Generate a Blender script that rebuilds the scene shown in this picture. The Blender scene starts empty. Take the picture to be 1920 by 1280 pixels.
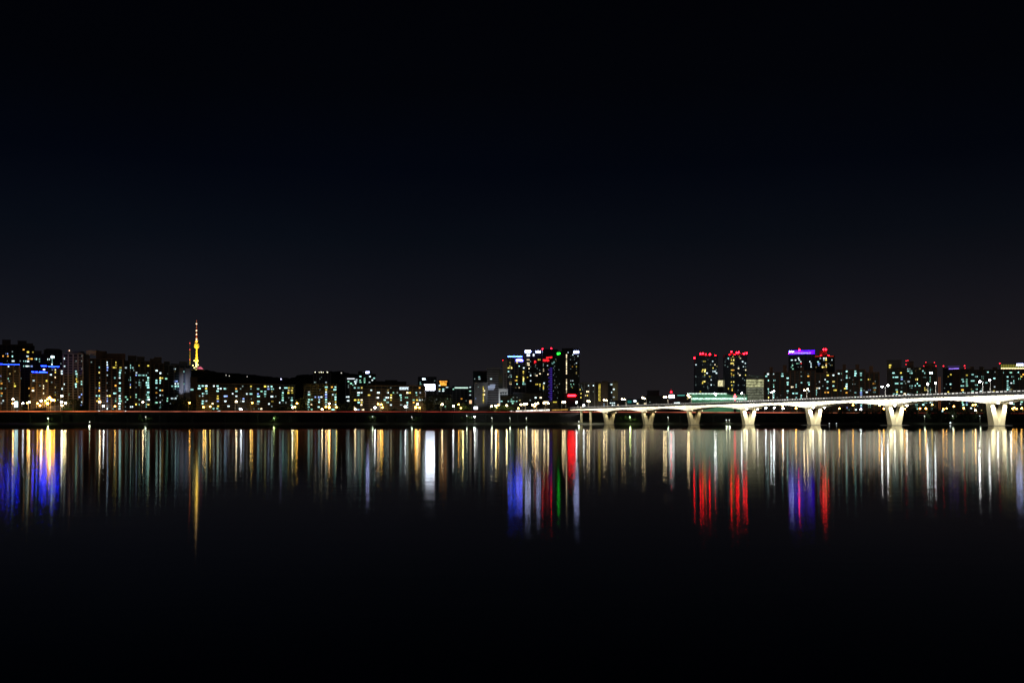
import bpy, bmesh, math, random
from mathutils import Vector, Matrix
random.seed(11)
R = math.radians
SC = bpy.context.scene
COL = SC.collection
F = 1920 * 35 / 36.0          # focal length of the photograph in its own pixels
HZ, CAMH = 793.0, 1.8         # horizon row, eye height above the water
GZ = 14.0                     # level of the city ground

def X_(px, Y): return (px - 960.0) / F * Y
def Z_(py, Y): return CAMH + (HZ - py) / F * Y
def at(px, py, Y): return Vector((X_(px, Y), Y, Z_(py, Y)))

# ------------------------------------------------------------------ materials
MATS = {}
def nodes_of(name):
    m = bpy.data.materials.new(name); m.use_nodes = True
    nt = m.node_tree
    for n in list(nt.nodes): nt.nodes.remove(n)
    out = nt.nodes.new('ShaderNodeOutputMaterial')
    return m, nt, out

def surf(name, col, rough=0.8, var=0.35, scale=0.35, metallic=0.0, spec=0.3, stretch=(1, 1, 1)):
    """diffuse surface with stains and streaks"""
    if name in MATS: return MATS[name]
    m, nt, out = nodes_of(name)
    b = nt.nodes.new('ShaderNodeBsdfPrincipled')
    tc = nt.nodes.new('ShaderNodeTexCoord')
    mp = nt.nodes.new('ShaderNodeMapping'); mp.inputs['Scale'].default_value = stretch
    nz = nt.nodes.new('ShaderNodeTexNoise'); nz.inputs['Scale'].default_value = scale
    nz.inputs['Detail'].default_value = 6; nz.inputs['Roughness'].default_value = 0.65
    rp = nt.nodes.new('ShaderNodeValToRGB')
    rp.color_ramp.elements[0].position = 0.25; rp.color_ramp.elements[1].position = 0.75
    rp.color_ramp.elements[0].color = [c * (1 - var) for c in col] + [1]
    rp.color_ramp.elements[1].color = [min(1, c * (1 + var)) for c in col] + [1]
    nt.links.new(tc.outputs['Object'], mp.inputs[0]); nt.links.new(mp.outputs[0], nz.inputs['Vector'])
    nt.links.new(nz.outputs[0], rp.inputs[0]); nt.links.new(rp.outputs[0], b.inputs['Base Color'])
    b.inputs['Roughness'].default_value = rough; b.inputs['Metallic'].default_value = metallic
    b.inputs['Specular IOR Level'].default_value = spec
    nt.links.new(b.outputs[0], out.inputs[0])
    MATS[name] = m; return m

def glow(name, col, s, vary=0.0, sample=False, tex=0.0):
    if name in MATS: return MATS[name]
    m, nt, out = nodes_of(name)
    e = nt.nodes.new('ShaderNodeEmission')
    e.inputs[0].default_value = (*col, 1); e.inputs[1].default_value = s
    last = None
    if vary:
        oi = nt.nodes.new('ShaderNodeObjectInfo')
        mr = nt.nodes.new('ShaderNodeMapRange')
        mr.inputs['To Min'].default_value = s * (1 - vary); mr.inputs['To Max'].default_value = s * (1 + vary)
        nt.links.new(oi.outputs['Random'], mr.inputs['Value']); last = mr.outputs[0]
    if tex:
        tc = nt.nodes.new('ShaderNodeTexCoord'); nz = nt.nodes.new('ShaderNodeTexNoise')
        nz.inputs['Scale'].default_value = tex
        mr = nt.nodes.new('ShaderNodeMapRange')
        mr.inputs['From Min'].default_value = .3; mr.inputs['From Max'].default_value = .7
        mr.inputs['To Min'].default_value = s * .25; mr.inputs['To Max'].default_value = s * 1.5
        nt.links.new(tc.outputs['Object'], nz.inputs['Vector']); nt.links.new(nz.outputs[0], mr.inputs['Value']); last = mr.outputs[0]
    if last: nt.links.new(last, e.inputs[1])
    nt.links.new(e.outputs[0], out.inputs[0])
    m.cycles.emission_sampling = 'FRONT' if sample else 'NONE'
    MATS[name] = m; return m

SLABC = surf('slab_concrete', (.11, .085, .06), var=.3, scale=.12)
BROWN = surf('brown_concrete', (.15, .12, .10), var=.3, scale=.12)
REDDISH = surf('red_brown_concrete', (.24, .14, .10), var=.3, scale=.12)
GREY = surf('grey_concrete', (.30, .30, .31), var=.25, scale=.12)
PALE = surf('pale_concrete', (.46, .44, .42), var=.2, scale=.1)
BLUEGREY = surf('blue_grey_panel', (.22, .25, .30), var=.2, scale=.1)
OLIVE = surf('olive_render', (.36, .34, .20), var=.25, scale=.1)
SLABO = surf('olive_slab', (.14, .13, .075), var=.3, scale=.12)
DARK = surf('dark_cladding', (.07, .07, .08), var=.3, scale=.15)
GLASSD = surf('dark_glass', (.022, .026, .032), rough=.3, var=.5, scale=.25, spec=.4)
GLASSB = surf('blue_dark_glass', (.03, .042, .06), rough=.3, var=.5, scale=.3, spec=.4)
TWING = surf('slate_glass', (.13, .19, .25), rough=.4, var=.4, scale=.3, spec=.4)
GLASST = surf('teal_dark_glass', (.02, .045, .05), rough=.3, var=.5, scale=.3, spec=.4)
BRIDGEC = surf('bridge_concrete', (.62, .57, .46), rough=.85, var=.3, scale=.3, stretch=(1, 1, .4))
PIERC = surf('pier_concrete', (.47, .415, .26), rough=.85, var=.28, scale=.35, stretch=(1, 1, .22))
DECKSHADE = surf('shaded_parapet', (.006, .006, .006), var=.3, spec=0.05)  # near-black colour stands in for the unlit shade along the deck edge
ASPHALT = surf('asphalt', (.05, .05, .05), var=.3, scale=.2)
METAL = surf('grey_steel', (.25, .25, .25), rough=.5, var=.2, metallic=.3)
DARKMETAL = surf('dark_steel', (.05, .05, .05), rough=.5, var=.2)
EARTH = surf('earth', (.06, .06, .04), var=.5, scale=.05)
GRASS = surf('grass_verge', (.05, .075, .03), var=.5, scale=.25)
CITYG = surf('city_ground', (.055, .053, .05), var=.4, scale=.03)
HILLM = surf('wooded_slope', (.035, .042, .03), var=.5, scale=.02)
BANK = surf('bank_stone', (.16, .155, .14), var=.4, scale=.6)
LEAF = surf('leaf_green', (.06, .10, .035), rough=.7, var=.6, scale=.8)
LEAFD = surf('leaf_dark', (.035, .05, .028), rough=.7, var=.6, scale=.8)
BARK = surf('bark', (.07, .055, .04), var=.4, scale=1.5)
TOWERC = surf('tower_concrete', (.55, .53, .46), var=.15, scale=.1)
REDP = surf('red_mast_paint', (.5, .06, .03), var=.2)
WHITEP = surf('white_mast_paint', (.75, .72, .68), var=.15)

WCOL = {'w': ((.74, .97, 1.0), 1.5), 'c': ((.46, 1.0, .92), 1.2), 'g': ((.42, 1.0, .72), .85),
        'y': ((1.0, .78, .12), 1.1), 'Y': ((1.0, .78, .2), 2.3), 'o': ((1.0, .47, .07), 1.3),
        'k': ((1.0, .82, .5), 1.8), 'b': ((.30, .45, 1.0), 1.4), 'd': ((.7, 1.0, .92), .26), 'W': ((.75, .95, 1.0), 9.0),
        'r': ((1.0, .05, .05), 2.0), 'e': ((.9, .72, .25), .28)}
for k, (c, s) in WCOL.items(): glow('lit_window_' + k, c, s, vary=.7)
LCOL = {'w': ((.86, .95, 1.0), 44), 'k': ((1.0, .78, .42), 44), 'a': ((1.0, .48, .07), 40), 'A': ((1.0, .42, .05), 60), 'y': ((1.0, .74, .16), 18),
        'g': ((.6, 1.0, .5), 9), 'W': ((.9, .97, 1.0), 75), 's': ((.9, .97, 1.0), 2.2)}
for k, (c, s) in LCOL.items(): glow('lamp_glow_' + k, c, s, vary=.3, sample=True)

# ------------------------------------------------------------------ mesh helpers
class MB:
    def __init__(s): s.v = []; s.f = []; s.mi = []; s.cur = 0
    def face(s, pts):
        n = len(s.v); s.v += [tuple(p) for p in pts]; s.f.append(tuple(range(n, n + len(pts)))); s.mi.append(s.cur)
    def box(s, x0, x1, y0, y1, z0, z1):
        n = len(s.v)
        s.v += [(x0, y0, z0), (x1, y0, z0), (x1, y1, z0), (x0, y1, z0), (x0, y0, z1), (x1, y0, z1), (x1, y1, z1), (x0, y1, z1)]
        for q in ((0, 3, 2, 1), (4, 5, 6, 7), (0, 1, 5, 4), (1, 2, 6, 5), (2, 3, 7, 6), (3, 0, 4, 7)):
            s.f.append(tuple(n + i for i in q)); s.mi.append(s.cur)
        return s
    def hexa(s, b, t):
        """b: four bottom corners anticlockwise from above, t: four top corners"""
        n = len(s.v); s.v += [tuple(p) for p in b] + [tuple(p) for p in t]
        for q in ((0, 3, 2, 1), (4, 5, 6, 7), (0, 1, 5, 4), (1, 2, 6, 5), (2, 3, 7, 6), (3, 0, 4, 7)):
            s.f.append(tuple(n + i for i in q)); s.mi.append(s.cur)
        return s
    def lathe(s, prof, seg=12, cx=0, cy=0, ang=0):
        n = len(s.v)
        for r, z in prof:
            for i in range(seg):
                a = ang + 2 * math.pi * i / seg
                s.v.append((cx + r * math.cos(a), cy + r * math.sin(a), z))
        for j in range(len(prof) - 1):
            for i in range(seg):
                a = n + j * seg + i; b = n + j * seg + (i + 1) % seg
                s.f.append((a, b, b + seg, a + seg)); s.mi.append(s.cur)
        s.f.append(tuple(n + i for i in range(seg))[::-1]); s.mi.append(s.cur)
        m = n + (len(prof) - 1) * seg
        s.f.append(tuple(m + i for i in range(seg))); s.mi.append(s.cur)
        return s
    def tube(s, p0, p1, r0, r1=None, seg=6):
        r1 = r0 if r1 is None else r1
        p0, p1 = Vector(p0), Vector(p1); d = (p1 - p0).normalized()
        u = d.orthogonal().normalized(); w = d.cross(u); n = len(s.v)
        for p, r in ((p0, r0), (p1, r1)):
            for i in range(seg):
                a = 2 * math.pi * i / seg
                s.v.append(tuple(p + (u * math.cos(a) + w * math.sin(a)) * r))
        for i in range(seg):
            j = (i + 1) % seg
            s.f.append((n + i, n + j, n + seg + j, n + seg + i)); s.mi.append(s.cur)
        s.f.append(tuple(n + i for i in range(seg))[::-1]); s.mi.append(s.cur)
        s.f.append(tuple(n + seg + i for i in range(seg))); s.mi.append(s.cur)
        return s
    def ball(s, c, r, seg=8, rings=6, sz=1.0):
        prof = [(max(.02 * r, r * math.sin(math.pi * j / rings)), c[2] - sz * r * math.cos(math.pi * j / rings)) for j in range(rings + 1)]
        return s.lathe(prof, seg, c[0], c[1])
    def mesh(s, name, mats, smooth=False):
        me = bpy.data.meshes.new(name); me.from_pydata(s.v, [], s.f)
        for m in (mats if isinstance(mats, (list, tuple)) else [mats]): me.materials.append(m)
        me.polygons.foreach_set('material_index', s.mi)
        if smooth: me.polygons.foreach_set('use_smooth', [True] * len(me.polygons))
        me.update(); return me
    def build(s, name, mats, parent=None, loc=None, smooth=False):
        return link(name, s.mesh(name, mats, smooth), parent, loc)

def link(name, me, parent=None, loc=None):
    o = bpy.data.objects.new(name, me); COL.objects.link(o)
    if parent: o.parent = parent
    if loc is not None: o.location = loc
    return o
def thing(name, label, cat, loc, rz=0.0, group=None):
    o = bpy.data.objects.new(name, None); COL.objects.link(o)
    o.location = loc; o.rotation_euler = (0, 0, rz); o.empty_display_size = 1
    o['label'] = label; o['category'] = cat
    if group: o['group'] = group
    return o
def tag(o, label, cat, group=None):
    o['label'] = label; o['category'] = cat
    if group: o['group'] = group
    return o
def structure(o): o['kind'] = 'structure'; return o
def light(name, typ, loc, energy, col, parent=None, target=None, **kw):
    l = bpy.data.lights.new(name, typ); l.energy = energy; l.color = col
    for k, v in kw.items(): setattr(l, k, v)
    o = bpy.data.objects.new(name, l); COL.objects.link(o); o.location = loc
    if target is not None:
        o.rotation_euler = (Vector(target) - Vector(loc)).to_track_quat('-Z', 'Y').to_euler()
    return o
ORD = ['first', 'second', 'third', 'fourth', 'fifth', 'sixth', 'seventh', 'eighth', 'ninth', 'tenth', 'eleventh', 'twelfth', 'thirteenth', 'fourteenth', 'fifteenth', 'sixteenth', 'seventeenth', 'eighteenth', 'nineteenth', 'twentieth']
def ordinal(i, n):
    if n == 1: return 'only'
    if i == 0: return 'leftmost'
    if i == n - 1: return 'rightmost'
    return ORD[i] + ' from left'

# ------------------------------------------------------------------ camera, sky, city glow fill
cam = bpy.data.cameras.new('camera'); cam.lens = 35; cam.sensor_width = 36
cam.shift_y = (HZ - 640) / 1920.0; cam.clip_start = .5; cam.clip_end = 40000
co = bpy.data.objects.new('camera', cam); COL.objects.link(co)
co.location = (0, 0, CAMH); co.rotation_euler = (R(90), 0, 0); SC.camera = co

w = bpy.data.worlds.new('World'); SC.world = w; w.use_nodes = True
nt = w.node_tree
for n in list(nt.nodes): nt.nodes.remove(n)
out = nt.nodes.new('ShaderNodeOutputWorld')
sky = nt.nodes.new('ShaderNodeTexSky'); sky.sky_type = 'NISHITA'; sky.sun_disc = False
sky.sun_elevation = R(24); sky.sun_rotation = R(205)
bg1 = nt.nodes.new('ShaderNodeBackground'); bg1.inputs[1].default_value = 0.00002
nt.links.new(sky.outputs[0], bg1.inputs[0])
# city light scattered in the night haze: brightest at the horizon, gone overhead
geo = nt.nodes.new('ShaderNodeNewGeometry')
sep = nt.nodes.new('ShaderNodeSeparateXYZ'); nt.links.new(geo.outputs['Incoming'], sep.inputs[0])
inv = nt.nodes.new('ShaderNodeMath'); inv.operation = 'MULTIPLY'; inv.inputs[1].default_value = -1
nt.links.new(sep.outputs['Z'], inv.inputs[0])
rp = nt.nodes.new('ShaderNodeValToRGB'); rp.color_ramp.interpolation = 'LINEAR'
stops = [(0.0, (.0155, .0132, .0140)), (.05, (.0122, .0108, .0122)), (.0925, (.0082, .0077, .0103)), (.134, (.0052, .0056, .0085)), (.18, (.0026, .0036, .0062)),
         (.245, (.0007, .0014, .0036)), (.32, (.0006, .0009, .0020)), (.39, (.0005, .0007, .0016)), (1.0, (.0003, .0004, .0009))]
el = rp.color_ramp.elements
el[0].position, el[0].color = stops[0][0], (*stops[0][1], 1)
el[1].position, el[1].color = stops[-1][0], (*stops[-1][1], 1)
for p, c in stops[1:-1]:
    e = el.new(p); e.color = (*c, 1)
nt.links.new(inv.outputs[0], rp.inputs[0])
nz = nt.nodes.new('ShaderNodeTexNoise'); nz.inputs['Scale'].default_value = 2.2; nz.inputs['Detail'].default_value = 3
neg = nt.nodes.new('ShaderNodeVectorMath'); neg.operation = 'MULTIPLY'; neg.inputs[1].default_value = (-1, -1, -2.5)
nt.links.new(geo.outputs['Incoming'], neg.inputs[0]); nt.links.new(neg.outputs[0], nz.inputs['Vector'])
mr = nt.nodes.new('ShaderNodeMapRange'); mr.inputs['From Min'].default_value = .3; mr.inputs['From Max'].default_value = .7
mr.inputs['To Min'].default_value = .86; mr.inputs['To Max'].default_value = 1.14
nt.links.new(nz.outputs[0], mr.inputs['Value'])
bg2 = nt.nodes.new('ShaderNodeBackground')
# bluish haze over the offices to the left, reddish over the towers to the right
tr_ = nt.nodes.new('ShaderNodeValToRGB'); tr_.color_ramp.elements[0].color = (.86, .98, 1.12, 1); tr_.color_ramp.elements[1].color = (1.03, .98, .99, 1)
ax_ = nt.nodes.new('ShaderNodeMapRange'); ax_.inputs['From Min'].default_value = .45; ax_.inputs['From Max'].default_value = -.45
nt.links.new(sep.outputs['X'], ax_.inputs['Value']); nt.links.new(ax_.outputs[0], tr_.inputs[0])
mul = nt.nodes.new('ShaderNodeVectorMath'); mul.operation = 'MULTIPLY'
nt.links.new(rp.outputs[0], mul.inputs[0]); nt.links.new(tr_.outputs[0], mul.inputs[1])
nt.links.new(mul.outputs[0], bg2.inputs[0]); nt.links.new(mr.outputs[0], bg2.inputs[1])
add = nt.nodes.new('ShaderNodeAddShader')
nt.links.new(bg1.outputs[0], add.inputs[0]); nt.links.new(bg2.outputs[0], add.inputs[1]); nt.links.new(add.outputs[0], out.inputs[0])

sun = bpy.data.lights.new('city_glow_fill', 'SUN'); sun.energy = .036; sun.angle = R(8); sun.color = (1, .9, .8)  # added fill lamp standing in for ambient city glow on the facades
so = bpy.data.objects.new('city_glow_fill', sun); COL.objects.link(so)
# light travels towards the far shore, from behind the left shoulder
so.rotation_euler = Vector((math.sin(R(25)) * math.cos(R(24)), math.cos(R(25)) * math.cos(R(24)), -math.sin(R(24)))).to_track_quat('-Z', 'Y').to_euler()

# ------------------------------------------------------------------ water and land
m, nt, out = nodes_of('river_water')
# wind ripples: gaussian slopes, so each light draws out into a column on the water
gl = nt.nodes.new('ShaderNodeBsdfAnisotropic'); gl.distribution = 'BECKMANN'; gl.inputs['Color'].default_value = (.72, .72, .70, 1)
df = nt.nodes.new('ShaderNodeBsdfDiffuse'); df.inputs['Color'].default_value = (.0012, .0016, .002, 1)
fr = nt.nodes.new('ShaderNodeFresnel'); fr.inputs['IOR'].default_value = 1.33
mx = nt.nodes.new('ShaderNodeMixShader')
tc = nt.nodes.new('ShaderNodeTexCoord')
mp = nt.nodes.new('ShaderNodeMapping'); mp.inputs['Scale'].default_value = (.3, 1.0, 1)
nt.links.new(tc.outputs['Object'], mp.inputs[0])
n1 = nt.nodes.new('ShaderNodeTexNoise'); n1.inputs['Scale'].default_value = .8; n1.inputs['Detail'].default_value = 3
nt.links.new(mp.outputs[0], n1.inputs['Vector'])
bm_ = nt.nodes.new('ShaderNodeBump'); bm_.inputs['Strength'].default_value = 1.0; bm_.inputs['Distance'].default_value = .0030
nt.links.new(n1.outputs[0], bm_.inputs['Height']); nt.links.new(bm_.outputs[0], gl.inputs['Normal'])
# sheltered, calmer water towards the far shore; wind-ruffled water nearer
n2 = nt.nodes.new('ShaderNodeTexNoise'); n2.inputs['Scale'].default_value = .012; n2.inputs['Detail'].default_value = 4
nt.links.new(mp.outputs[0], n2.inputs['Vector'])
sy = nt.nodes.new('ShaderNodeSeparateXYZ'); nt.links.new(tc.outputs['Object'], sy.inputs[0])
off = nt.nodes.new('ShaderNodeMath'); off.operation = 'MULTIPLY_ADD'; off.inputs[1].default_value = 160; nt.links.new(n2.outputs[0], off.inputs[0]); nt.links.new(sy.outputs['Y'], off.inputs[2])
mr = nt.nodes.new('ShaderNodeMapRange'); mr.inputs['From Min'].default_value = 290; mr.inputs['From Max'].default_value = 430
mr.inputs['To Min'].default_value = .071; mr.inputs['To Max'].default_value = .034
nt.links.new(off.outputs[0], mr.inputs['Value']); nt.links.new(mr.outputs[0], gl.inputs['Roughness'])
gl.inputs['Anisotropy'].default_value = .5
tg_ = nt.nodes.new('ShaderNodeCombineXYZ'); tg_.inputs[0].default_value = 1; nt.links.new(tg_.outputs[0], gl.inputs['Tangent'])
nt.links.new(fr.outputs[0], mx.inputs[0]); nt.links.new(df.outputs[0], mx.inputs[1]); nt.links.new(gl.outputs[0], mx.inputs[2])
nt.links.new(mx.outputs[0], out.inputs[0])
WATER = m
g = MB(); g.face([(-6000, -60, 0), (6000, -60, 0), (6000, 1308, 0), (-6000, 1308, 0)])
structure(g.build('river', WATER))

def strip(name, prof, mat, x0=-6000, x1=6000, n=60, jit=0.0):
    """a sheet along the shore from a (Y, z) profile"""
    g = MB(); cols = []
    for i in range(n + 1):
        x = x0 + (x1 - x0) * i / n
        j = random.uniform(-jit, jit)
        cols.append([(x, y + j, z + (0 if k == 0 else random.uniform(-jit, jit) * .1)) for k, (y, z) in enumerate(prof)])
    for i in range(n):
        for k in range(len(prof) - 1):
            g.face([cols[i][k], cols[i + 1][k], cols[i + 1][k + 1], cols[i][k + 1]])
    return structure(g.build(name, mat))
strip('river_bank', [(1303, -.4), (1307, .9), (1311, 1.75)], BANK, n=400, jit=.5)
strip('riverside_park', [(1309.5, 1.55), (1312, 2.15), (1335, 2.5), (1362, 2.6)], GRASS, n=400, jit=.3)
g = MB(); g.box(-2600, 2600, 1314, 1317, 2.0, 2.32); structure(g.build('riverside_path', PALE))
g = MB(); g.box(-6000, 6000, 1362, 1364, 1.5, 14.25); structure(g.build('embankment', DARK))
g = MB(); g.face([(-9000, 1363.5, GZ), (9000, 1363.5, GZ), (9000, 12000, GZ), (-9000, 12000, GZ)]); structure(g.build('ground', CITYG))

def hill(name, ridge, Y, depth, mat, skirt=12.0):
    """ridge: list of (px, py) along the skyline at distance Y"""
    g = MB(); N = 160; rows = 9
    x0, x1 = ridge[0][0], ridge[-1][0]; grid = []
    for i in range(N + 1):
        px = x0 + (x1 - x0) * i / N
        for a, bb in zip(ridge, ridge[1:]):
            if a[0] <= px <= bb[0]:
                f = (px - a[0]) / (bb[0] - a[0]); f = f * f * (3 - 2 * f); py = a[1] + (bb[1] - a[1]) * f; break
        top = Z_(py, Y) + random.uniform(-1.0, 1.0) * Y / 1000
        row = []
        for j in range(rows):
            t = j / (rows - 1) * 2 - 1
            h = GZ - 4 + (top - GZ + 4) * (1 - t * t) ** .9
            if 0 < j < rows - 1 and j != rows // 2: h += random.uniform(-1, 1) * Y / 1200
            if j != rows // 2: h = min(h, top - 1)
            row.append((X_(px, Y), Y + t * depth, h))
        grid.append(row)
    for i in range(N):
        for j in range(rows - 1):
            g.face([grid[i][j], grid[i + 1][j], grid[i + 1][j + 1], grid[i][j + 1]])
    return structure(g.build(name, mat))
hill('mountain', [(100, 742), (240, 716), (320, 700), (365, 692.5), (385, 694.5), (430, 700), (480, 704), (530, 709), (560, 712), (620, 722), (700, 745)], 5000, 900, HILLM)
hill('hill', [(500, 745), (545, 712), (575, 703), (600, 701), (618, 697), (640, 696.5), (660, 701), (700, 712), (760, 722), (830, 745)], 3800, 500, HILLM)

# ------------------------------------------------------------------ buildings
BL = []
def unit_window(key):
    nm = 'window_' + key
    if nm in bpy.data.meshes: return bpy.data.meshes[nm]
    g = MB(); g.box(-.5, .5, -.12, .12, -.5, .5)
    return g.mesh(nm, MATS['lit_window_' + key])

class Bld:
    def __init__(s, name, label, cat, xl, xr, top, Y, yaw=0, thick=16, style='tower', wall=BROWN, glass=GLASSD, fh=4.4, bay=7.5, boxes=(), ww=1.0, roofm=None, base=GZ):
        s.Y = Y; s.fh = fh / F * Y; s.ww = ww; s.xl, s.xr, s.top = xl, xr, top; s.wins = []
        tgt = (xr - xl); mid = (xl + xr) / 2; wd = tgt / F * Y; cx = mid
        for _ in range(30):                       # width and centre so that the silhouette spans xl..xr
            c = Vector((X_(cx, Y), Y)); yw = R(yaw) - math.atan2(c.x, c.y)
            u = Vector((math.cos(yw), math.sin(yw))); n = Vector((-math.sin(yw), math.cos(yw)))
            ps = [c + u * a * wd / 2 + n * q * thick for a in (-1, 1) for q in (0, 1)]
            q = [960 + F * p.x / p.y for p in ps]; lo, hi = min(q), max(q)
            wd *= tgt / (hi - lo); cx += mid - (lo + hi) / 2
        s.c, s.u, s.n, s.w, s.t, s.yw = c, u, n, wd, thick, yw
        s.h = Z_(top, Y) - base; s.base = base
        s.root = thing(name, label, cat, (c.x, c.y, base), yw)
        s.style, s.wall, s.glass = style, wall, glass
        BL.append(s); s.off = None; s.bay = bay
        s.roofm = roofm or wall
        for b in boxes: s.roofbox(*b)
    def local(s, px, py, d=0.0):
        """photo pixel -> (x, z) on the facade plane pushed d towards the viewer"""
        o = s.c - s.n * d; dr = Vector(((px - 960) / F, 1.0))
        k = o.dot(s.n) / dr.dot(s.n); p = dr * k
        return (p - s.c).dot(s.u), Z_(py, k) - s.base
    def roofbox(s, xl, xr, top, name='roof_box', mat=None):
        a, z = s.local(xl, top); b, _ = s.local(xr, top)
        g = MB(); h = s.h
        g.box(a, b, s.t * .2, s.t * .75, h, z - .5); g.box(a - .3, b + .3, s.t * .2 - .3, s.t * .75 + .3, z - .5, z)
        g.build(name, mat or s.roofm, s.root)
    def finish(s):
        h, w, t = s.h, s.w, s.t; x0, x1 = -w / 2, w / 2
        # floor grid phase from the windows seen in the photo
        if s.wins:
            sx = sum(math.cos(2 * math.pi * z / s.fh) for _, z, _, _ in s.wins); sy = sum(math.sin(2 * math.pi * z / s.fh) for _, z, _, _ in s.wins)
            ph = math.atan2(sy, sx) / (2 * math.pi) * s.fh
        else: ph = s.fh * .5
        g = MB(); g.cur = 0; st = s.style
        g.box(x0, x1, 0, t, 0, h)
        g.cur = 1
        nf = int(h / s.fh) + 1
        if st in ('slab', 'tower', 'office'):
            bz = .26 if st == 'slab' else (.16 if st == 'tower' else .3)
            pr = {'slab': .9, 'tower': .35, 'office': .25}[st]
            for i in range(-1, nf + 1):
                z = ph + (i + .5) * s.fh
                if .5 < z < h - .8: g.box(x0 - .05, x1 + .05, -pr, .3, z - s.fh * bz, z + s.fh * bz * .4)
        if st in ('slab', 'tower', 'glass'):
            nb = max(1, int(round(w / s.bay)))
            pw = {'slab': .35, 'tower': .9, 'glass': .22}[st]; pd = {'slab': 1.0, 'tower': .8, 'glass': .35}[st]
            for i in range(nb + 1):
                x = x0 + w * i / nb
                g.box(x - pw, x + pw, -pd, .5, 0, h + .002 * i)
        if st in ('slab', 'tower'):        # blank end walls
            g.box(x0 - .25, x0 + .2, -.6, t + .1, 0, h + .2); g.box(x1 - .2, x1 + .25, -.6, t + .1, 0, h + .2)
        if st == 'plain': s.mats = [s.wall, s.wall]
        else: s.mats = [s.glass, s.wall]
        g.build('wall', s.mats, s.root)
        g = MB(); g.box(x0 - .6, x1 + .6, -1.15, t + .4, h + .25, h + 1.3); g.build('roof', s.roofm, s.root)
        seen = set(); front = 1.05 if st == 'slab' else .9
        for x, z, k, wide in s.wins:
            fl = round((z - ph) / s.fh); z = ph + fl * s.fh
            sx = {'d': .62, 'e': .8}.get(k, 1) * s.ww * 2.55 * s.Y / 1400 * (1.5 if wide else 1); sz = s.fh * {'d': .42, 'Y': .66}.get(k, .56)
            sx *= rr.uniform(.72, 1.2); sz *= rr.uniform(.75, 1.15)
            if k == 'W': sx *= 1.6; sz *= 1.5
            x = max(x0 + sx / 2 + .2, min(x1 - sx / 2 - .2, x))
            q = (round(x / 1.6), fl)
            if q in seen or z < 1 or z > h - .4: continue
            seen.add(q)
            o = link('window', unit_window(k), s.root, (x, -front * .6, z)); o.scale = (sx, 1, sz)
    def strip(s, xl, xr, yt, yb, mat, name='light_line', d=.9):
        a, z1 = s.local(xl, yt, d); b, z0 = s.local(xr, yb, d)
        g = MB(); g.box(a, b, -d - .25, -d + .25, z0, z1); return g.build(name, mat, s.root)
    def letters(s, xl, xr, yt, yb, mat, n, name='sign', d=1.2, tilt=0.0):
        """a row of separate lit characters too far off to read, on one backing"""
        a, z1 = s.local(xl, yt, d); b, z0 = s.local(xr, yb, d); g = MB(); cw = (b - a) / n; H = z1 - z0
        rng = random.Random(int(xl * 7 + yt))
        for i in range(n):
            x = a + i * cw; zz = z0 + tilt * H * i / n
            st = .2 * cw
            g.box(x + .06 * cw, x + .06 * cw + st, -d - .2, -d + .2, zz, zz + H)
            if rng.random() < .8: g.box(x + .26 * cw, x + .88 * cw, -d - .2, -d + .2, zz + H * .82, zz + H)
            if rng.random() < .6: g.box(x + .26 * cw, x + .88 * cw, -d - .2, -d + .2, zz, zz + H * .18)
            if rng.random() < .7: g.box(x + .66 * cw, x + .88 * cw, -d - .2, -d + .2, zz + H * .2, zz + H * .8)
            if rng.random() < .6: g.box(x + .26 * cw, x + .66 * cw, -d - .2, -d + .2, zz + H * .42, zz + H * .58)
        return g.build(name, mat, s.root)
    def beacon(s, px, py, r=1.3, mat=None):
        x, z = s.local(px, py, -s.t * .15); r *= .8 * s.Y / 1400
        g = MB(); g.tube((0, 0, min(0, s.h - z)), (0, 0, 0), .12, seg=5)
        b = g.build('warning_light', DARKMETAL, s.root, (x, s.t * .15, z))
        g = MB(); g.ball((0, 0, 0), r, 8, 6); g.build('red_lens', mat or REDB, b)

REDB = glow('red_beacon', (1.0, .004, .010), 46, sample=True)
REDF = glow('faint_red_beacon', (1.0, .02, .04), 5, sample=True)
BLUEL = glow('blue_led', (.004, .016, 1.0), 60, sample=True)
WHITEL = glow('white_sign', (.46, .52, 1.0), 24)
GREENL = glow('green_sign', (.02, 1.0, .04), 7)
REDL = glow('red_sign', (1.0, .006, .012), 34, sample=True)
REDN = glow('red_neon', (1.0, .02, .03), 2.2)
PURL = glow('purple_facade', (.07, .003, 1.0), 4.2, tex=.12, sample=True)
PURD = glow('purple_led_dots', (.18, .08, 1.0), .55)
CREAML = glow('cream_sign', (1.0, .8, .4), 3.0)
YELD = glow('yellow_green_fins', (.45, .42, .05), .5)
GLASSL = glow('lit_curtain_wall', (.85, .85, .45), .55, tex=.22)
GLASSL2 = glow('dim_curtain_wall', (.62, .66, .45), .22, tex=.3)
TEALL = glow('teal_sign', (.2, .9, .75), 1.0)
ORL = glow('orange_crown', (1.0, .4, .05), 1.6, tex=.35)

AP, OT = 'apartment block', 'office tower'
def B(*a, **k): return Bld(*a, **k)
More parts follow.
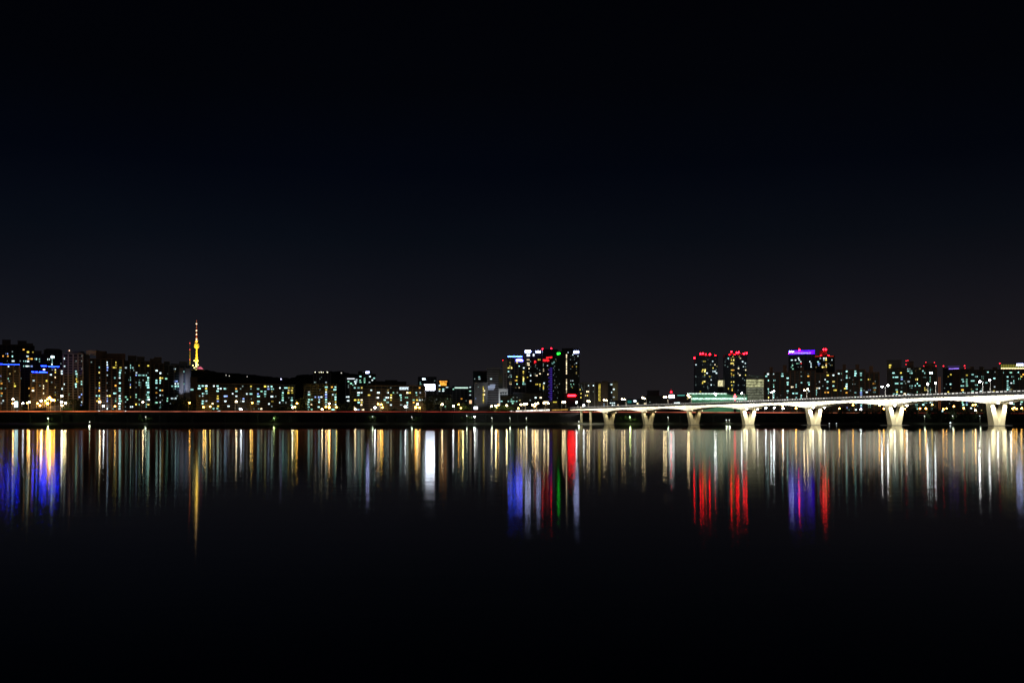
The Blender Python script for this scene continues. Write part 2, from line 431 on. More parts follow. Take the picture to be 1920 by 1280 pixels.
# far left cluster
b01 = B('apartment_tower', 'dark apartment tower with rounded roof drums at the far left edge', AP, -14, 64, 648, 1760, 0, 22, fh=4.4, boxes=[(4, 20, 636), (33, 50, 638), (50, 62, 643), (20, 33, 645)])
b02 = B('apartment_block', 'brown apartment block with blue light line along its roof, at left frame edge', AP, -22, 38, 684, 1430, -4, 16, fh=4.6)
b03 = B('apartment_block', 'dark tower block with bright white windows behind the blue lit roofs', AP, 36, 86, 664, 1640, 0, 18, fh=4.6, boxes=[(64, 78, 657)])
b04 = B('apartment_block', 'low dark block with short broken blue light line on its roof', AP, 58, 90, 699, 1450, 0, 14, fh=4.7)
b05 = B('apartment_block', 'brown block with two blue light lines on roof behind the orange road', AP, 77, 113, 688, 1500, 3, 15, fh=4.7)
b06 = B('apartment_tower', 'dark tower with domed top and one very bright white lamp near its roof', AP, 83, 116, 657, 1720, 0, 18, fh=4.6, boxes=[(86, 113, 653)])
b07 = B('apartment_block', 'narrow dark block with a single column of white windows', AP, 112, 123, 676, 1540, 0, 14, fh=4.7)
b08 = B('apartment_block', 'grey blank walled apartment block with red roof beacon, left of the reddish tower', AP, 119, 168, 664, 1500, -28, 20, wall=GREY, fh=4.8, boxes=[(121, 149, 658), (160, 178, 656)])
b09 = B('apartment_block', 'reddish brown apartment tower with amber and white windows near left slip road', AP, 168, 234, 674, 1400, -10, 18, wall=REDDISH, fh=4.83, boxes=[(179, 197, 657.5), (193, 232, 662)])
b10 = B('apartment_block', 'dark apartment tower densely dotted with pale green windows', AP, 233, 282, 678, 1420, 0, 18, fh=4.55, boxes=[(240, 256, 666), (257, 271, 668)])
b11 = B('apartment_block', 'dark brown apartment tower with square lift house, right of the densely lit tower', AP, 280, 307, 682, 1440, 0, 16, fh=4.6, boxes=[(281, 290, 672), (289, 303, 669)])
b12 = B('apartment_block', 'blue grey apartment tower with two pale blue floodlit wall strips', AP, 305, 357, 686, 1460, 3, 18, wall=BLUEGREY, glass=GLASST, fh=4.6, boxes=[(308, 319, 677), (321, 336, 681), (337, 352, 677)])
b13 = B('apartment_block', 'narrow plain pale brown end block left of the long slab block', AP, 357, 370, 708, 1440, 0, 14, style='plain', wall=BROWN, fh=4.6)
# slab blocks
b14 = B('slab_block', 'long low slab apartment block with banded balconies right of the yellow tower', AP, 369, 523, 720.5, 1430, -2, 14, style='slab', fh=4.68, bay=9, wall=SLABC)
b15 = B('slab_block', 'short dark block attached behind the long slab block right end', AP, 521, 553, 722.5, 1470, 3, 14, style='slab', fh=4.6, bay=8, wall=GREY, glass=GLASST)
b16 = B('slab_block', 'square slab block with olive lit left end wall', AP, 570, 635, 721.5, 1430, -12, 15, style='slab', fh=4.65, bay=9, wall=SLABO)
b17 = B('slab_block', 'wide slab apartment block with white roof sign left of the glaring billboard', AP, 657, 798, 724, 1420, -6, 15, style='slab', fh=4.55, bay=9, wall=SLABC)
# behind the slabs
b18 = B('hill_tower', 'pale hillside block with row of white lamps along roof behind olive ended slab', AP, 588, 620, 699, 2600, 0, 20, wall=GREY, fh=3.2)
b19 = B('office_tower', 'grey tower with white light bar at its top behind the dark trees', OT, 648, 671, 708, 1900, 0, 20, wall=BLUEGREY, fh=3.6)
b20 = B('office_tower', 'stepped dark tower with white rooftop sign behind wide slab block', OT, 672, 696, 697, 1950, 0, 22, fh=3.6, glass=GLASST)
b21 = B('office_tower', 'narrow dark wing beside the tower with white rooftop sign', OT, 696, 704, 702, 1960, 0, 22, fh=3.6, glass=GLASST)
b22 = B('low_building', 'low dark flat roofed building behind wide slab block', 'building', 700, 762, 716, 2100, 0, 30, style='plain', wall=DARK, fh=4, boxes=[(722, 745, 712)])
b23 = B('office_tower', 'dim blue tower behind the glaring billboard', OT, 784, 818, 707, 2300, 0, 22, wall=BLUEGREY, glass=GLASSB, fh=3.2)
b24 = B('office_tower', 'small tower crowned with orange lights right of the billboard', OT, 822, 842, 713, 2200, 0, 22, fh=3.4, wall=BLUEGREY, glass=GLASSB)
b25 = B('office_block', 'dark low office block with arched dim windows below the billboard', 'office block', 797, 846, 741, 1470, 0, 22, style='office', wall=DARK, fh=4.6)
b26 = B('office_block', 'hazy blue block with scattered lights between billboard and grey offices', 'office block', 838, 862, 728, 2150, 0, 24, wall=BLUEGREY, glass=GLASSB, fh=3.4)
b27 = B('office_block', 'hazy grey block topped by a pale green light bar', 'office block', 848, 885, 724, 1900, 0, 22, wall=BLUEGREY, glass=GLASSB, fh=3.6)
# grey offices and neon cluster
b28 = B('office_tower', 'dark teal office tower left of the curved grey office', OT, 887, 914, 696.5, 1800, 0, 24, style='glass', wall=DARK, glass=GLASST, fh=3.6, bay=5)
b29 = B('office_block', 'pale grey office slab with column of tiny yellow windows before teal tower', 'office block', 889, 914, 718, 1640, 0, 18, style='plain', wall=GREY, fh=3.6, ww=.55)
b30 = B('office_tower', 'banded grey office tower with bright bluish floodlit floors', OT, 913, 942, 691, 1700, -14, 26, style='office', wall=PALE, glass=GLASSD, fh=3.3, boxes=[(918, 936, 688.5)])
b31 = B('stair_tower', 'slim white floodlit stair tower beside the grey banded office', 'office block', 942.5, 951, 677, 1690, 0, 14, style='plain', wall=PALE, fh=3.4)
b32 = B('office_block', 'low white office annex with dark window panels at the foot of stair tower', 'office block', 935, 952, 730, 1620, 0, 14, style='plain', wall=PALE, fh=3.4)
b33 = B('office_tower', 'tower with glowing blue roof line and yellow windows', OT, 950, 986, 670, 1760, 0, 28, wall=GREY, glass=GLASSB, fh=3.35, ww=.75)
b34 = B('office_tower', 'tower with two white rooftop signs and amber windows', OT, 983, 1018, 657, 1820, 0, 30, style='glass', wall=DARK, glass=GLASSB, fh=3.3, bay=5, ww=.6)
b35 = B('office_tower', 'tall tower with red neon scrawl and purple light column', OT, 1016, 1046, 656, 1800, 4, 30, style='glass', wall=DARK, glass=GLASSD, fh=3.3, bay=5, ww=.55)
b36 = B('office_tower', 'dim glass tower with green sign between two taller towers', OT, 1036, 1056, 660, 1780, 0, 26, style='glass', wall=DARK, glass=GLASST, fh=3.3, bay=4, ww=.5)
b37 = B('office_tower', 'tall black tower with vertical dotted light line and white top sign', OT, 1054, 1086.5, 654, 1740, 0, 30, style='glass', wall=DARK, glass=GLASSD, fh=3.3, bay=6, ww=.55)
b38 = B('podium_block', 'black podium carrying a glowing red bar sign below the tall black tower', 'building', 1058, 1088, 738, 1640, 0, 18, style='plain', wall=DARK, fh=4)
b39 = B('low_building', 'dark columned hall below the neon tower cluster', 'building', 963, 1016, 737, 1640, 0, 24, style='office', wall=DARK, fh=5)
b40 = B('low_building', 'low brown shop block with lit eaves at foot of purple column tower', 'building', 1016, 1046, 752, 1560, 0, 14, style='office', wall=BROWN, fh=4)
b41 = B('low_building', 'low dark block with green and white windows below stair tower', 'building', 938, 972, 742, 1570, 0, 18, style='office', wall=DARK, fh=3.7)
# behind the bridge, middle
b42 = B('apartment_block', 'grey apartment block with sparse lights right of the black tower', AP, 1086, 1115, 719, 1650, 0, 18, wall=GREY, fh=3.7, ww=.55, boxes=[(1090, 1104, 716)])
b43 = B('apartment_block', 'slim block with a grid of tiny yellow windows', AP, 1114, 1128, 719, 1660, 0, 16, wall=BROWN, fh=1.9, ww=.42, boxes=[(1115, 1126, 716)])
b44 = B('apartment_block', 'blank pale brown block between yellow grid block and small white lit block', AP, 1127, 1140, 718, 1640, 0, 18, style='plain', wall=BROWN, fh=3.7, boxes=[(1129, 1140, 714)])
b45 = B('apartment_block', 'dark block with one column of white windows beside blank pale block', AP, 1138, 1150, 718, 1655, 0, 16, wall=GREY, fh=3.7, ww=.6)
b46 = B('apartment_block', 'blank olive brown block at right end of the grey apartments', AP, 1149, 1158.5, 718, 1645, 0, 18, style='plain', wall=OLIVE, fh=3.7, boxes=[(1150, 1158, 714)])
b47 = B('low_building', 'low dark block with small white windows above bridge left end', 'building', 1140, 1165, 752, 1580, 0, 14, style='office', wall=DARK, fh=3.9, ww=.7)
b48 = B('low_building', 'low dark block with teal sign and white lit panel behind bridge', 'building', 1164, 1212, 749, 1620, 0, 20, style='office', wall=DARK, glass=GLASST, fh=3.9)
b49 = B('office_block', 'dark box shaped office block standing above the low roofs behind bridge', 'office block', 1213, 1236, 733, 1750, 0, 24, style='plain', wall=DARK, glass=GLASST, fh=4)
b50 = B('low_building', 'long low dark building below the box shaped office', 'building', 1210, 1252, 743, 1650, 0, 20, style='office', wall=DARK, fh=4)
b51 = B('low_building', 'low dark building with pale roof edge carrying glowing white sign', 'building', 1250, 1296, 741, 1680, 0, 20, style='office', wall=DARK, fh=4)
b52 = B('tower_block', 'left one of twin dark towers with red roof beacons', AP, 1301, 1346, 668, 2000, 6, 30, style='glass', wall=BLUEGREY, glass=TWING, fh=3.15, bay=7, ww=.6, boxes=[(1313, 1333, 664.5)])
b53 = B('tower_block', 'right one of twin dark towers with red roof beacons', AP, 1356, 1401, 666, 2000, 6, 30, style='glass', wall=BLUEGREY, glass=TWING, fh=3.15, bay=7, ww=.6, boxes=[(1369, 1398, 662.5)])
b54 = B('lobby_block', 'low glass link with bright cream lobby window between the twin towers', 'building', 1344, 1358, 711, 2030, 0, 14, style='plain', wall=DARK, fh=3.6)
b55 = B('glass_building', 'glowing cream glass building with sloping roof right of the twin towers', 'building', 1398.5, 1434, 707, 1800, 0, 30, style='plain', wall=GREY, fh=3.5)
b56 = B('market_hall', 'long green floodlit hall roof edged with white bulbs below the twin towers', 'building', 1290, 1402, 741, 1700, 0, 40, style='plain', wall=surf('green_roof_panel', (.16, .36, .24), var=.3, scale=.08), fh=4)
# brown apartments right
b57 = B('apartment_block', 'brown apartment block with two stair heads right of cream glass building', AP, 1433, 1482, 699, 1560, 0, 16, wall=REDDISH, glass=GLASST, fh=4.0, bay=8, boxes=[(1443, 1449, 688), (1468, 1475, 684)])
b58 = B('apartment_block', 'brown apartment block in front of the purple crowned tower', AP, 1481, 1529, 696, 1550, 0, 16, wall=REDDISH, glass=GLASST, fh=4.0, bay=8, boxes=[(1500, 1507, 687)])
b59 = B('tower_block', 'dark tower with wide purple lit crown', AP, 1478.5, 1529, 664, 1900, 0, 30, style='glass', wall=BLUEGREY, glass=GLASSB, fh=3.3, bay=7, ww=.62)
b60 = B('tower_block', 'dark tower with red light line and beacons right of the purple crown', AP, 1527, 1565, 668, 1880, 4, 30, style='glass', wall=BROWN, glass=GLASSD, fh=3.3, bay=7, ww=.65, boxes=[(1537, 1551, 657)])
b61 = B('apartment_block', 'brown apartment block in front of the red beacon tower', AP, 1528, 1570, 700, 1540, 0, 16, wall=REDDISH, glass=GLASST, fh=4.0, bay=8, boxes=[(1544, 1550, 690)])
b62 = B('apartment_block', 'brown apartment block with two tall stair heads left of the lone gap', AP, 1569, 1622, 694, 1530, 0, 16, wall=REDDISH, glass=GLASST, fh=4.0, bay=8, boxes=[(1580, 1586, 683), (1604, 1611, 683)])
b63 = B('apartment_block', 'low brown block with orange windows beside the gap of dark sky', AP, 1621, 1648, 699, 1525, 0, 16, wall=REDDISH, glass=GLASST, fh=4.0, bay=8, boxes=[(1630, 1637, 686)])
b64 = B('apartment_tower', 'tall plain dark tower right of the gap of dark sky', AP, 1663, 1690, 676, 1640, 0, 18, style='plain', wall=GREY, fh=4.0, boxes=[(1665, 1688, 674.5)])
b65 = B('apartment_block', 'dark block with many pale cyan windows above the sixth bridge pier', AP, 1672, 1700, 691, 1520, 0, 16, wall=BROWN, glass=GLASST, fh=3.95, bay=9)
b66 = B('apartment_block', 'dark block with red roof lights, second right of the dark gap', AP, 1698, 1728, 690, 1530, 0, 16, wall=BROWN, glass=GLASST, fh=3.95, bay=9, boxes=[(1701, 1713, 677)])
b67 = B('apartment_block', 'dark block with bright cyan corner window and red roof lights', AP, 1726, 1756, 690, 1525, 0, 16, wall=BROWN, glass=GLASST, fh=3.95, bay=9, boxes=[(1732, 1752, 681)])
b68 = B('tower_block', 'dark tower with thin violet roof outline and red beacons', AP, 1768, 1788, 691, 1700, 0, 22, style='glass', wall=DARK, glass=GLASSB, fh=3.6, bay=6, ww=.6)
b69 = B('apartment_block', 'blank brown block between violet outlined tower and cyan windowed block', AP, 1786, 1803, 694, 1600, 0, 18, style='plain', wall=BROWN, fh=3.95)
b70 = B('apartment_block', 'dark block with two red beacons and green tinted windows', AP, 1800, 1820, 693, 1560, 0, 16, wall=BROWN, glass=GLASST, fh=3.95, bay=8)
b71 = B('apartment_block', 'broad dark block with three stair heads left of the gold crown', AP, 1818, 1880, 694, 1535, 0, 16, wall=BROWN, glass=GLASST, fh=3.95, bay=9, boxes=[(1819, 1826, 687), (1836, 1845, 687), (1861, 1870, 688)])
b72 = B('apartment_block', 'dark block with clustered cyan windows at the right frame edge', AP, 1874, 1950, 694, 1520, 0, 16, wall=BROWN, glass=GLASST, fh=3.95, bay=9)
b73 = B('tower_block', 'tower with gold fluted crown and white sign at the right edge', AP, 1876, 1944, 692, 1900, 0, 30, style='glass', wall=DARK, glass=GLASSD, fh=3.5, bay=6)
b74 = B('low_building', 'low dark building in the gap before the plain dark tower', 'building', 1646, 1676, 752, 1560, 0, 16, style='office', wall=DARK, fh=4)
b75 = B('low_building', 'low dark building in the gap left of the violet outlined tower', 'building', 1754, 1772, 744, 1600, 0, 16, style='office', wall=DARK, fh=4)

WIN = {
 (0, 590, 5.8167): "75,432,b 80,457,o 30,452,o 132,460,c 75,500,d 140,505,w,1 135,392,d 258,375,o 305,405,y 300,448,w 375,402,y 320,485,o,1 345,485,o 270,505,c 305,508,w 210,495,d 390,490,c 437,510,c 435,485,c 268,562,c 295,562,w 320,560,w 345,558,b 88,550,w 160,608,e,1 155,752,y 160,778,y,1 5,668,b 8,722,c 10,748,o,1 8,803,g 12,862,o,1 10,890,c 100,718,d 60,805,d 35,928,w 10,968,w 367,715,w 322,797,o 360,797,o 360,825,k 327,880,Y 480,597,k 520,730,y 467,775,k 467,803,k 435,775,d 467,855,k 600,603,k 600,628,y 555,655,w 600,683,k 600,785,e 600,840,d 600,865,y 570,605,d 573,457,W 530,485,w 575,487,c 575,510,c 573,542,w 530,515,d 690,473,w 690,565,w 670,610,w 672,655,w 690,745,w 682,812,w 832,497,d 905,452,d 830,625,c 845,640,c 830,655,c 845,680,g 835,700,y 848,720,y 828,765,c 830,795,c 890,730,c 905,728,c 920,745,c 900,500,d 905,585,d 868,893,b 908,870,b 960,960,w 885,985,b 1090,572,c 1085,625,Y 1095,690,d 1090,740,y 1090,768,y 1092,795,b 1087,840,o 1050,870,c 1090,890,c 1085,915,y 1060,945,y 1095,948,y 1080,1045,w 1165,515,w 1165,545,w 1165,600,b 1165,657,w 1165,747,d 1163,840,w 1165,873,k 1197,873,y 1165,920,b 1165,945,b 1120,993,g 1165,1035,w",
 (200, 590, 5.8167): "8,518,w 10,545,w 8,575,b 105,520,y 108,545,y 80,575,y 105,575,y 152,578,y 152,605,c 145,630,c 143,660,c 143,687,w 90,685,c 145,740,c 100,768,o 143,795,c 143,820,c 35,873,y 85,868,c 105,868,c 143,890,w 100,920,d 143,918,c 143,945,c 165,945,g 140,970,w 142,1000,c 140,1025,w 100,945,g 210,568,w 255,542,c 285,570,c 255,570,c 255,598,d 360,542,y 453,553,y 325,630,w 322,655,b 362,660,c 402,660,c 428,660,c 252,685,c 252,712,c 450,635,d 362,712,c 322,738,d 362,735,c 362,760,c 398,712,d 452,690,c 452,715,g 428,740,c 428,765,c 453,740,c 453,765,c 453,790,c 252,760,b 252,780,Y 320,790,d 368,800,d 252,855,d 428,862,c 453,835,c 453,862,g 453,890,g 320,883,g 205,905,g,1 253,908,y 428,912,c 362,915,g 320,908,g 362,965,c 455,935,w 475,935,w 428,960,d 428,985,c 453,990,Y 425,1012,c 205,1008,d 255,1008,w 280,1008,w 315,985,y 205,1052,w 545,607,w 582,632,w 582,685,Y 610,690,y 543,712,c 543,740,c 582,715,c 580,742,c 543,790,c 582,815,c 610,833,o 543,862,o 582,885,w 543,912,d 580,955,w 545,960,g 523,965,g 582,985,c 608,980,d 582,1015,c 480,690,d 670,645,d 740,600,w 740,630,e 745,742,w 778,742,w 740,720,b 765,720,b 715,785,c 748,785,c 782,785,c 740,810,c 665,905,g 662,925,g 710,900,w 735,900,w 752,900,w 695,962,d 848,758,g 845,622,c 930,815,c,1 1010,772,c 1050,770,c 1088,772,w 1170,770,w 1210,770,c 1010,800,c,1 1085,798,y 1218,802,w 1245,802,w 1292,803,d 1088,828,c 1210,830,c 1050,855,c 1092,855,c 1375,860,w 1050,885,w 1212,885,y 1290,887,b 1015,885,d 1212,913,y 1050,942,c 1088,940,w 1212,942,b 1295,940,w 1048,968,c 1155,966,k 1215,998,y 1330,998,w 1165,1025,c 1205,1025,c 1130,998,y 1210,1052,w 1230,1052,w",
 (420, 640, 7.1125): "12,628,c 15,733,b 35,733,b 18,795,w 62,865,w 115,697,w,1 160,627,o 165,662,c,1 165,733,w 222,632,d 250,595,d 260,767,b 257,797,w 308,693,w 360,597,y 360,632,d 360,700,c,1 365,770,d 455,628,c,1 453,697,b 460,735,c,1 460,797,c,1 462,828,d 500,665,g 548,597,y 590,600,w 592,635,b 637,597,c 645,632,c,1 640,668,e 550,665,c 548,700,c 548,730,g 640,733,w,1 690,735,d 645,803,y,1 600,835,w 638,860,d 210,903,w 498,905,k 400,905,d 463,905,d 745,617,w 825,620,c,1 868,620,y 912,610,y 785,652,d 785,685,c 780,717,g 785,750,g 783,782,c 788,815,d 738,808,w 865,652,k 905,652,Y 862,685,y 910,685,y 905,745,c 905,783,c 905,815,d 905,847,c 865,755,d 1145,545,y 1145,570,y 1210,550,d 1230,550,d 1360,542,w 1300,475,d 1275,493,d 1365,607,c,1 1440,603,o 1500,612,c 1500,645,c,1 1365,645,y 1135,668,w 1135,707,c,1 1362,675,w 1362,710,b 1452,710,w 1220,740,b 1265,740,b 1300,743,w 1362,740,b 1495,745,c 1135,772,c 1172,770,c 1272,772,w 1362,772,c 1500,777,c 1130,803,c 1270,808,c 1362,806,c 1505,808,y 1130,837,c 1168,833,k 1362,838,w 1462,838,d 1500,838,w 1128,870,c 1265,878,c 1130,903,c 1168,903,g 1455,905,c,1 1310,905,k 1500,870,y",
 (640, 640, 7.1115): "175,540,w 200,540,w 215,520,w 190,560,w 160,575,g 130,560,g 95,535,g 85,735,w 70,737,w 100,740,w 85,785,w 95,800,w 95,575,d 95,600,d 255,462,c 255,540,g 250,525,g 310,500,g 310,520,g 310,540,g 370,468,d 392,468,w 445,485,c 405,520,w 375,540,w 345,572,d 180,612,c 230,617,c,1 275,618,Y 400,648,w 620,655,e 660,620,d 1042,625,o 232,680,w,1 272,678,w 495,683,w,1 622,685,w 697,683,g 880,685,k,1 915,685,y 1000,687,c 1052,687,w 228,712,c 370,712,y 665,715,y 788,717,c 1005,718,g 460,745,d 488,745,w 580,747,d 612,747,w,1 662,747,k 795,750,g 870,748,g,1 185,775,y 230,775,y 272,772,k 580,780,c 662,780,y 793,782,c 965,780,g 1010,782,y 1048,782,w 1090,783,w 232,808,c,1 272,808,y 618,808,c 880,812,c 965,815,o 268,840,k 662,842,w 788,845,w 880,845,w 1010,840,k 175,870,k 215,905,w,1 235,905,b 180,905,o 400,905,k 878,878,w 290,912,k 1100,495,W 1058,542,c 1060,573,g 1245,530,d 1315,498,d 1295,592,w 1295,632,y 1297,665,w 1358,632,c 1358,662,w 1380,632,d 1407,622,w 1430,605,d 1343,840,k,1 1275,772,d 1410,770,g 1235,862,d 1390,878,g 1410,868,g 1497,860,w 1718,612,w 1718,655,g 1718,710,w 1665,792,d 1600,775,o 1475,640,g",
 (870, 630, 6.738): "192,512,c 195,540,w 343,540,w 180,640,d 245,635,y 245,660,y 245,690,y 250,712,y 245,740,y 245,765,y 245,790,y 245,815,y 245,835,y 258,690,k 258,735,k 148,790,b 585,330,y 670,340,y 695,375,c 585,380,y 580,400,Y 600,410,Y 560,400,y 562,447,c 755,400,w 750,445,y 750,467,y 588,490,w 590,515,c 562,510,d 668,515,y 748,515,y 752,540,Y 750,560,Y 750,585,g 588,580,y 588,605,k 665,560,y 645,560,o 670,602,c 745,605,c 770,605,c 655,655,e 695,652,k 800,240,w 825,240,w 880,240,w 800,295,k 820,295,k 803,345,k 820,345,k 803,365,k 820,365,k 840,320,d 822,408,k 842,380,d 842,497,w 842,470,d 802,520,y 820,450,d 842,575,w 900,380,d 905,355,d 900,478,d 905,500,k 922,500,k 960,295,y 940,290,y 980,350,d 995,350,d 980,370,d 980,420,k 1000,420,k 1000,435,k 955,435,d 960,482,k 1012,598,w 910,615,y 930,615,y 960,605,y 985,610,y 985,640,Y 960,640,y 1000,655,y 958,685,d 985,685,d 985,770,k 905,780,w 1055,370,w 1060,490,k 1145,375,d 1160,285,d 1130,405,d 1142,430,d 1200,430,d 1145,465,d 1130,500,d 1165,515,d 1145,560,d 1140,600,d 1205,600,d 1150,640,d 1180,655,d 1130,700,d 1170,620,e 1180,770,d 1315,207,w 1350,245,d 1375,240,w 1345,295,d 1440,245,w 1395,265,d 1395,290,d 1420,345,w 1345,375,d 1370,380,o 1348,410,d 1420,380,y 1420,410,d 1350,570,w 1375,565,w 1420,470,e,1 1420,455,e,1 1360,630,g,1 1350,610,g 1385,610,g 1370,650,y 1445,600,d 600,795,g 625,815,g 560,822,c 600,825,c 665,825,c 615,850,g 670,765,d 465,825,c",
 (1080, 640, 7.1115): "70,580,d 168,595,w 232,597,w 145,665,k 168,665,k 65,700,y 50,648,y 128,712,k 152,718,y 65,750,y 85,630,d 105,770,d 105,800,d 65,870,k 100,848,w 232,655,d 462,575,w 478,573,w 490,632,w 475,690,w 487,747,w 470,780,d 460,820,w 485,820,w 510,818,w 485,847,w 510,847,w 560,847,k 920,822,k 820,835,k 1320,820,w 1345,820,w 1370,820,w",
 (1280, 640, 7.1115): "175,312,w 400,260,w 300,270,y 280,268,y 260,265,d 265,300,d 405,345,y 370,305,d 390,305,d 430,312,k 270,385,y 300,380,Y 295,400,Y 260,395,y 405,398,w 430,395,w 325,425,w 450,418,w 445,380,d 295,447,y 270,465,d 300,465,d 360,465,y 385,462,d 380,500,w 175,475,d 270,525,y 300,525,Y 290,545,Y 265,555,y 380,577,w 280,612,d 335,622,d 175,570,d 340,545,d 235,672,y 608,220,c 670,212,y 755,205,y 770,215,k 650,243,y 680,243,Y 645,285,Y 675,285,Y 660,298,y 680,305,k 800,265,w 835,290,w 600,340,d 745,345,d 745,370,k 810,345,w 840,380,k 840,340,d 650,378,y 680,378,o 660,392,o 650,432,y 655,440,o 680,440,y 740,432,k 762,445,k 838,455,y 680,468,d 650,468,d 650,540,y 680,540,Y 655,585,y 680,585,d 610,635,y 660,635,y 660,655,y 825,520,d 820,580,d 800,500,d 540,310,d 545,280,d 1140,430,w 1115,465,c 1218,435,w 1150,520,c 1325,405,o 1330,435,c 1330,460,c 1395,408,c 1400,492,c 1225,520,c 1400,545,c 1400,577,c 1215,577,g 1228,548,d 1295,577,d 1435,600,k 1470,598,k 1510,572,c 1508,602,c 1580,547,c 1148,630,c 1222,605,c 1150,662,c 1150,690,c 1150,735,Y 1222,700,c 1220,730,c 1220,755,c 1400,655,c 1400,680,d 1395,732,c 1500,705,c 1475,705,c 1520,705,c 1580,730,c 1575,755,c 1512,755,c 1582,470,d 1575,410,d 1680,545,c 1690,572,c 1675,465,o 1675,435,d 1760,650,c 1765,705,c 1795,622,k 1830,612,w 1830,530,w 1690,655,w 1460,245,w 1450,250,c 1505,250,w 1555,245,w 1545,220,w 1525,285,g 1550,290,g 1575,265,w 1465,290,d 1465,330,g 1450,345,g 1470,365,g 1580,345,w 1695,272,w 1710,300,w 1712,320,w 1712,335,w 1580,300,r",
 (1460, 640, 7.1125): "555,225,w 603,225,w 603,245,w 632,225,k 632,242,y 710,245,w 525,270,c 530,300,b 545,300,b 535,315,b 635,285,o 672,290,d 690,310,d 632,325,k 585,350,Y 605,350,y 635,350,y 632,378,k 632,390,k 405,547,c 405,575,c 480,570,d 515,622,k 550,612,c 550,525,d 590,595,d 655,460,y 625,515,w 650,545,c 650,572,d 650,622,c 730,458,w 727,547,Y,1 730,600,c 740,648,y 760,648,y 628,675,o 660,675,o 480,650,c 480,675,c 480,705,c 410,655,c 800,430,w 845,430,g 910,400,c 915,458,c 910,488,c 945,485,d 845,515,w 1022,397,c 1025,430,c 1020,458,c 1097,425,c 1097,455,c 1100,515,g 910,572,c 905,600,w 905,622,c 885,615,y 830,650,d 990,568,d 1018,570,d 908,675,o 1022,672,c 1100,622,c 1100,648,c 1098,675,b 1100,700,b 1022,725,g 808,728,d 1205,512,y 1270,570,o 1285,545,d 1275,617,c 1275,640,o 1275,672,c 1210,645,b 1175,670,w 1030,830,c 1100,830,c 1100,860,c 1030,900,w 1100,890,b 1210,850,c 1210,880,g 1275,855,y 920,880,b 930,905,c 850,880,d",
 (1650, 650, 7.111): "135,250,y 130,270,y 365,287,w 400,290,d 180,350,c 280,350,y 375,320,c 412,322,c 415,350,c 570,320,c 600,348,c 680,335,W 680,352,c 222,405,c,1 180,405,c 290,405,c 290,435,b 410,407,c 488,437,Y 610,407,c 675,407,c 675,432,g 222,490,c,1 287,490,c 325,465,d 382,465,w 675,460,g 492,490,c 478,518,c 525,518,c 415,515,c,1 415,540,c 290,545,d 222,570,c 228,598,y 285,590,c 185,622,c 225,622,c 490,590,g 490,612,c 375,622,w 410,645,w 285,650,d 610,570,Y 600,545,y 680,545,c 680,575,c 680,605,c 680,630,c 330,632,k 945,382,y 910,400,y 940,497,c 885,503,d 945,550,e 910,600,y 860,545,d 1100,435,c 1110,465,c 1155,385,y 1155,440,g 1155,465,g 1155,490,c 1085,520,c 1110,520,c 1100,572,o 1108,600,c 1158,515,g 1235,360,c 1285,390,c 1235,443,c,1 1285,500,c 1285,575,c 1235,600,g 1368,395,c 1370,420,g 1418,475,c 1440,338,c 1535,342,d 1530,427,c,1 1365,575,c 1345,605,w 1530,530,w 1520,585,y 1625,345,c,1 1615,370,o 1615,427,c 1612,455,c 1605,535,b 1615,585,c 1700,402,c 1768,400,c 1700,458,c 1700,485,c 1700,512,c 1690,535,c 1720,538,c 1700,560,c 1775,460,c 1775,487,c 1755,487,w 1850,352,c 1860,432,g 1915,380,o 1885,410,y 1775,585,c 1730,560,d 1770,350,e 680,735,w 485,780,c 485,810,g 610,750,c 575,760,c 685,830,c 490,830,c 1100,740,g 1110,775,c 1100,805,d 1155,740,b 1155,770,c 1300,790,d 1215,815,w 1775,760,c 1870,765,w",
}
for (ox, oy, sc), txt in WIN.items():
    for tok in txt.split():
        q = tok.split(','); px = ox + float(q[0]) / sc; py = oy + float(q[1]) / sc
        best = None
        for s in BL:
            if s.xl - .6 <= px <= s.xr + .6 and py > s.top - .5 and (best is None or s.Y < best.Y): best = s
        if best is None: continue
        x, z = best.local(px, py); best.wins.append((x, z, q[2], len(q) > 3))
for i in range(18):                                  # tiny yellow grid
    for j in range(3): b43.wins.append((*b43.local(1120.8 + 2.1 * j, 720.9 + 1.75 * i), 'y', False))
for rng_, y0 in ((17, 665), (13, 711.7)):
    for i in range(rng_): b37.wins.append((*b37.local(1062.2, y0 + 2.2 * i), 'k', False))
b37.fh = 2.2 / F * b37.Y; b37.ww = .5
rr = random.Random(5)                                # faint windows with drawn curtains, and the floors seen under the bridge
for s in BL:
    if s.style in ('tower', 'slab', 'office') and s.Y < 1700:
        for _ in range(int(s.w * s.h / 620)):
            s.wins.append((rr.uniform(-s.w / 2, s.w / 2), rr.uniform(4, s.h - 2), rr.choice('ddddeeg'), False))
    elif s.style == 'glass':
        for _ in range(int(s.w * s.h / 700)):
            s.wins.append((rr.uniform(-s.w / 2, s.w / 2), rr.uniform(s.h * .25, s.h - 3), rr.choice('ddde'), False))
for s in BL: s.finish()

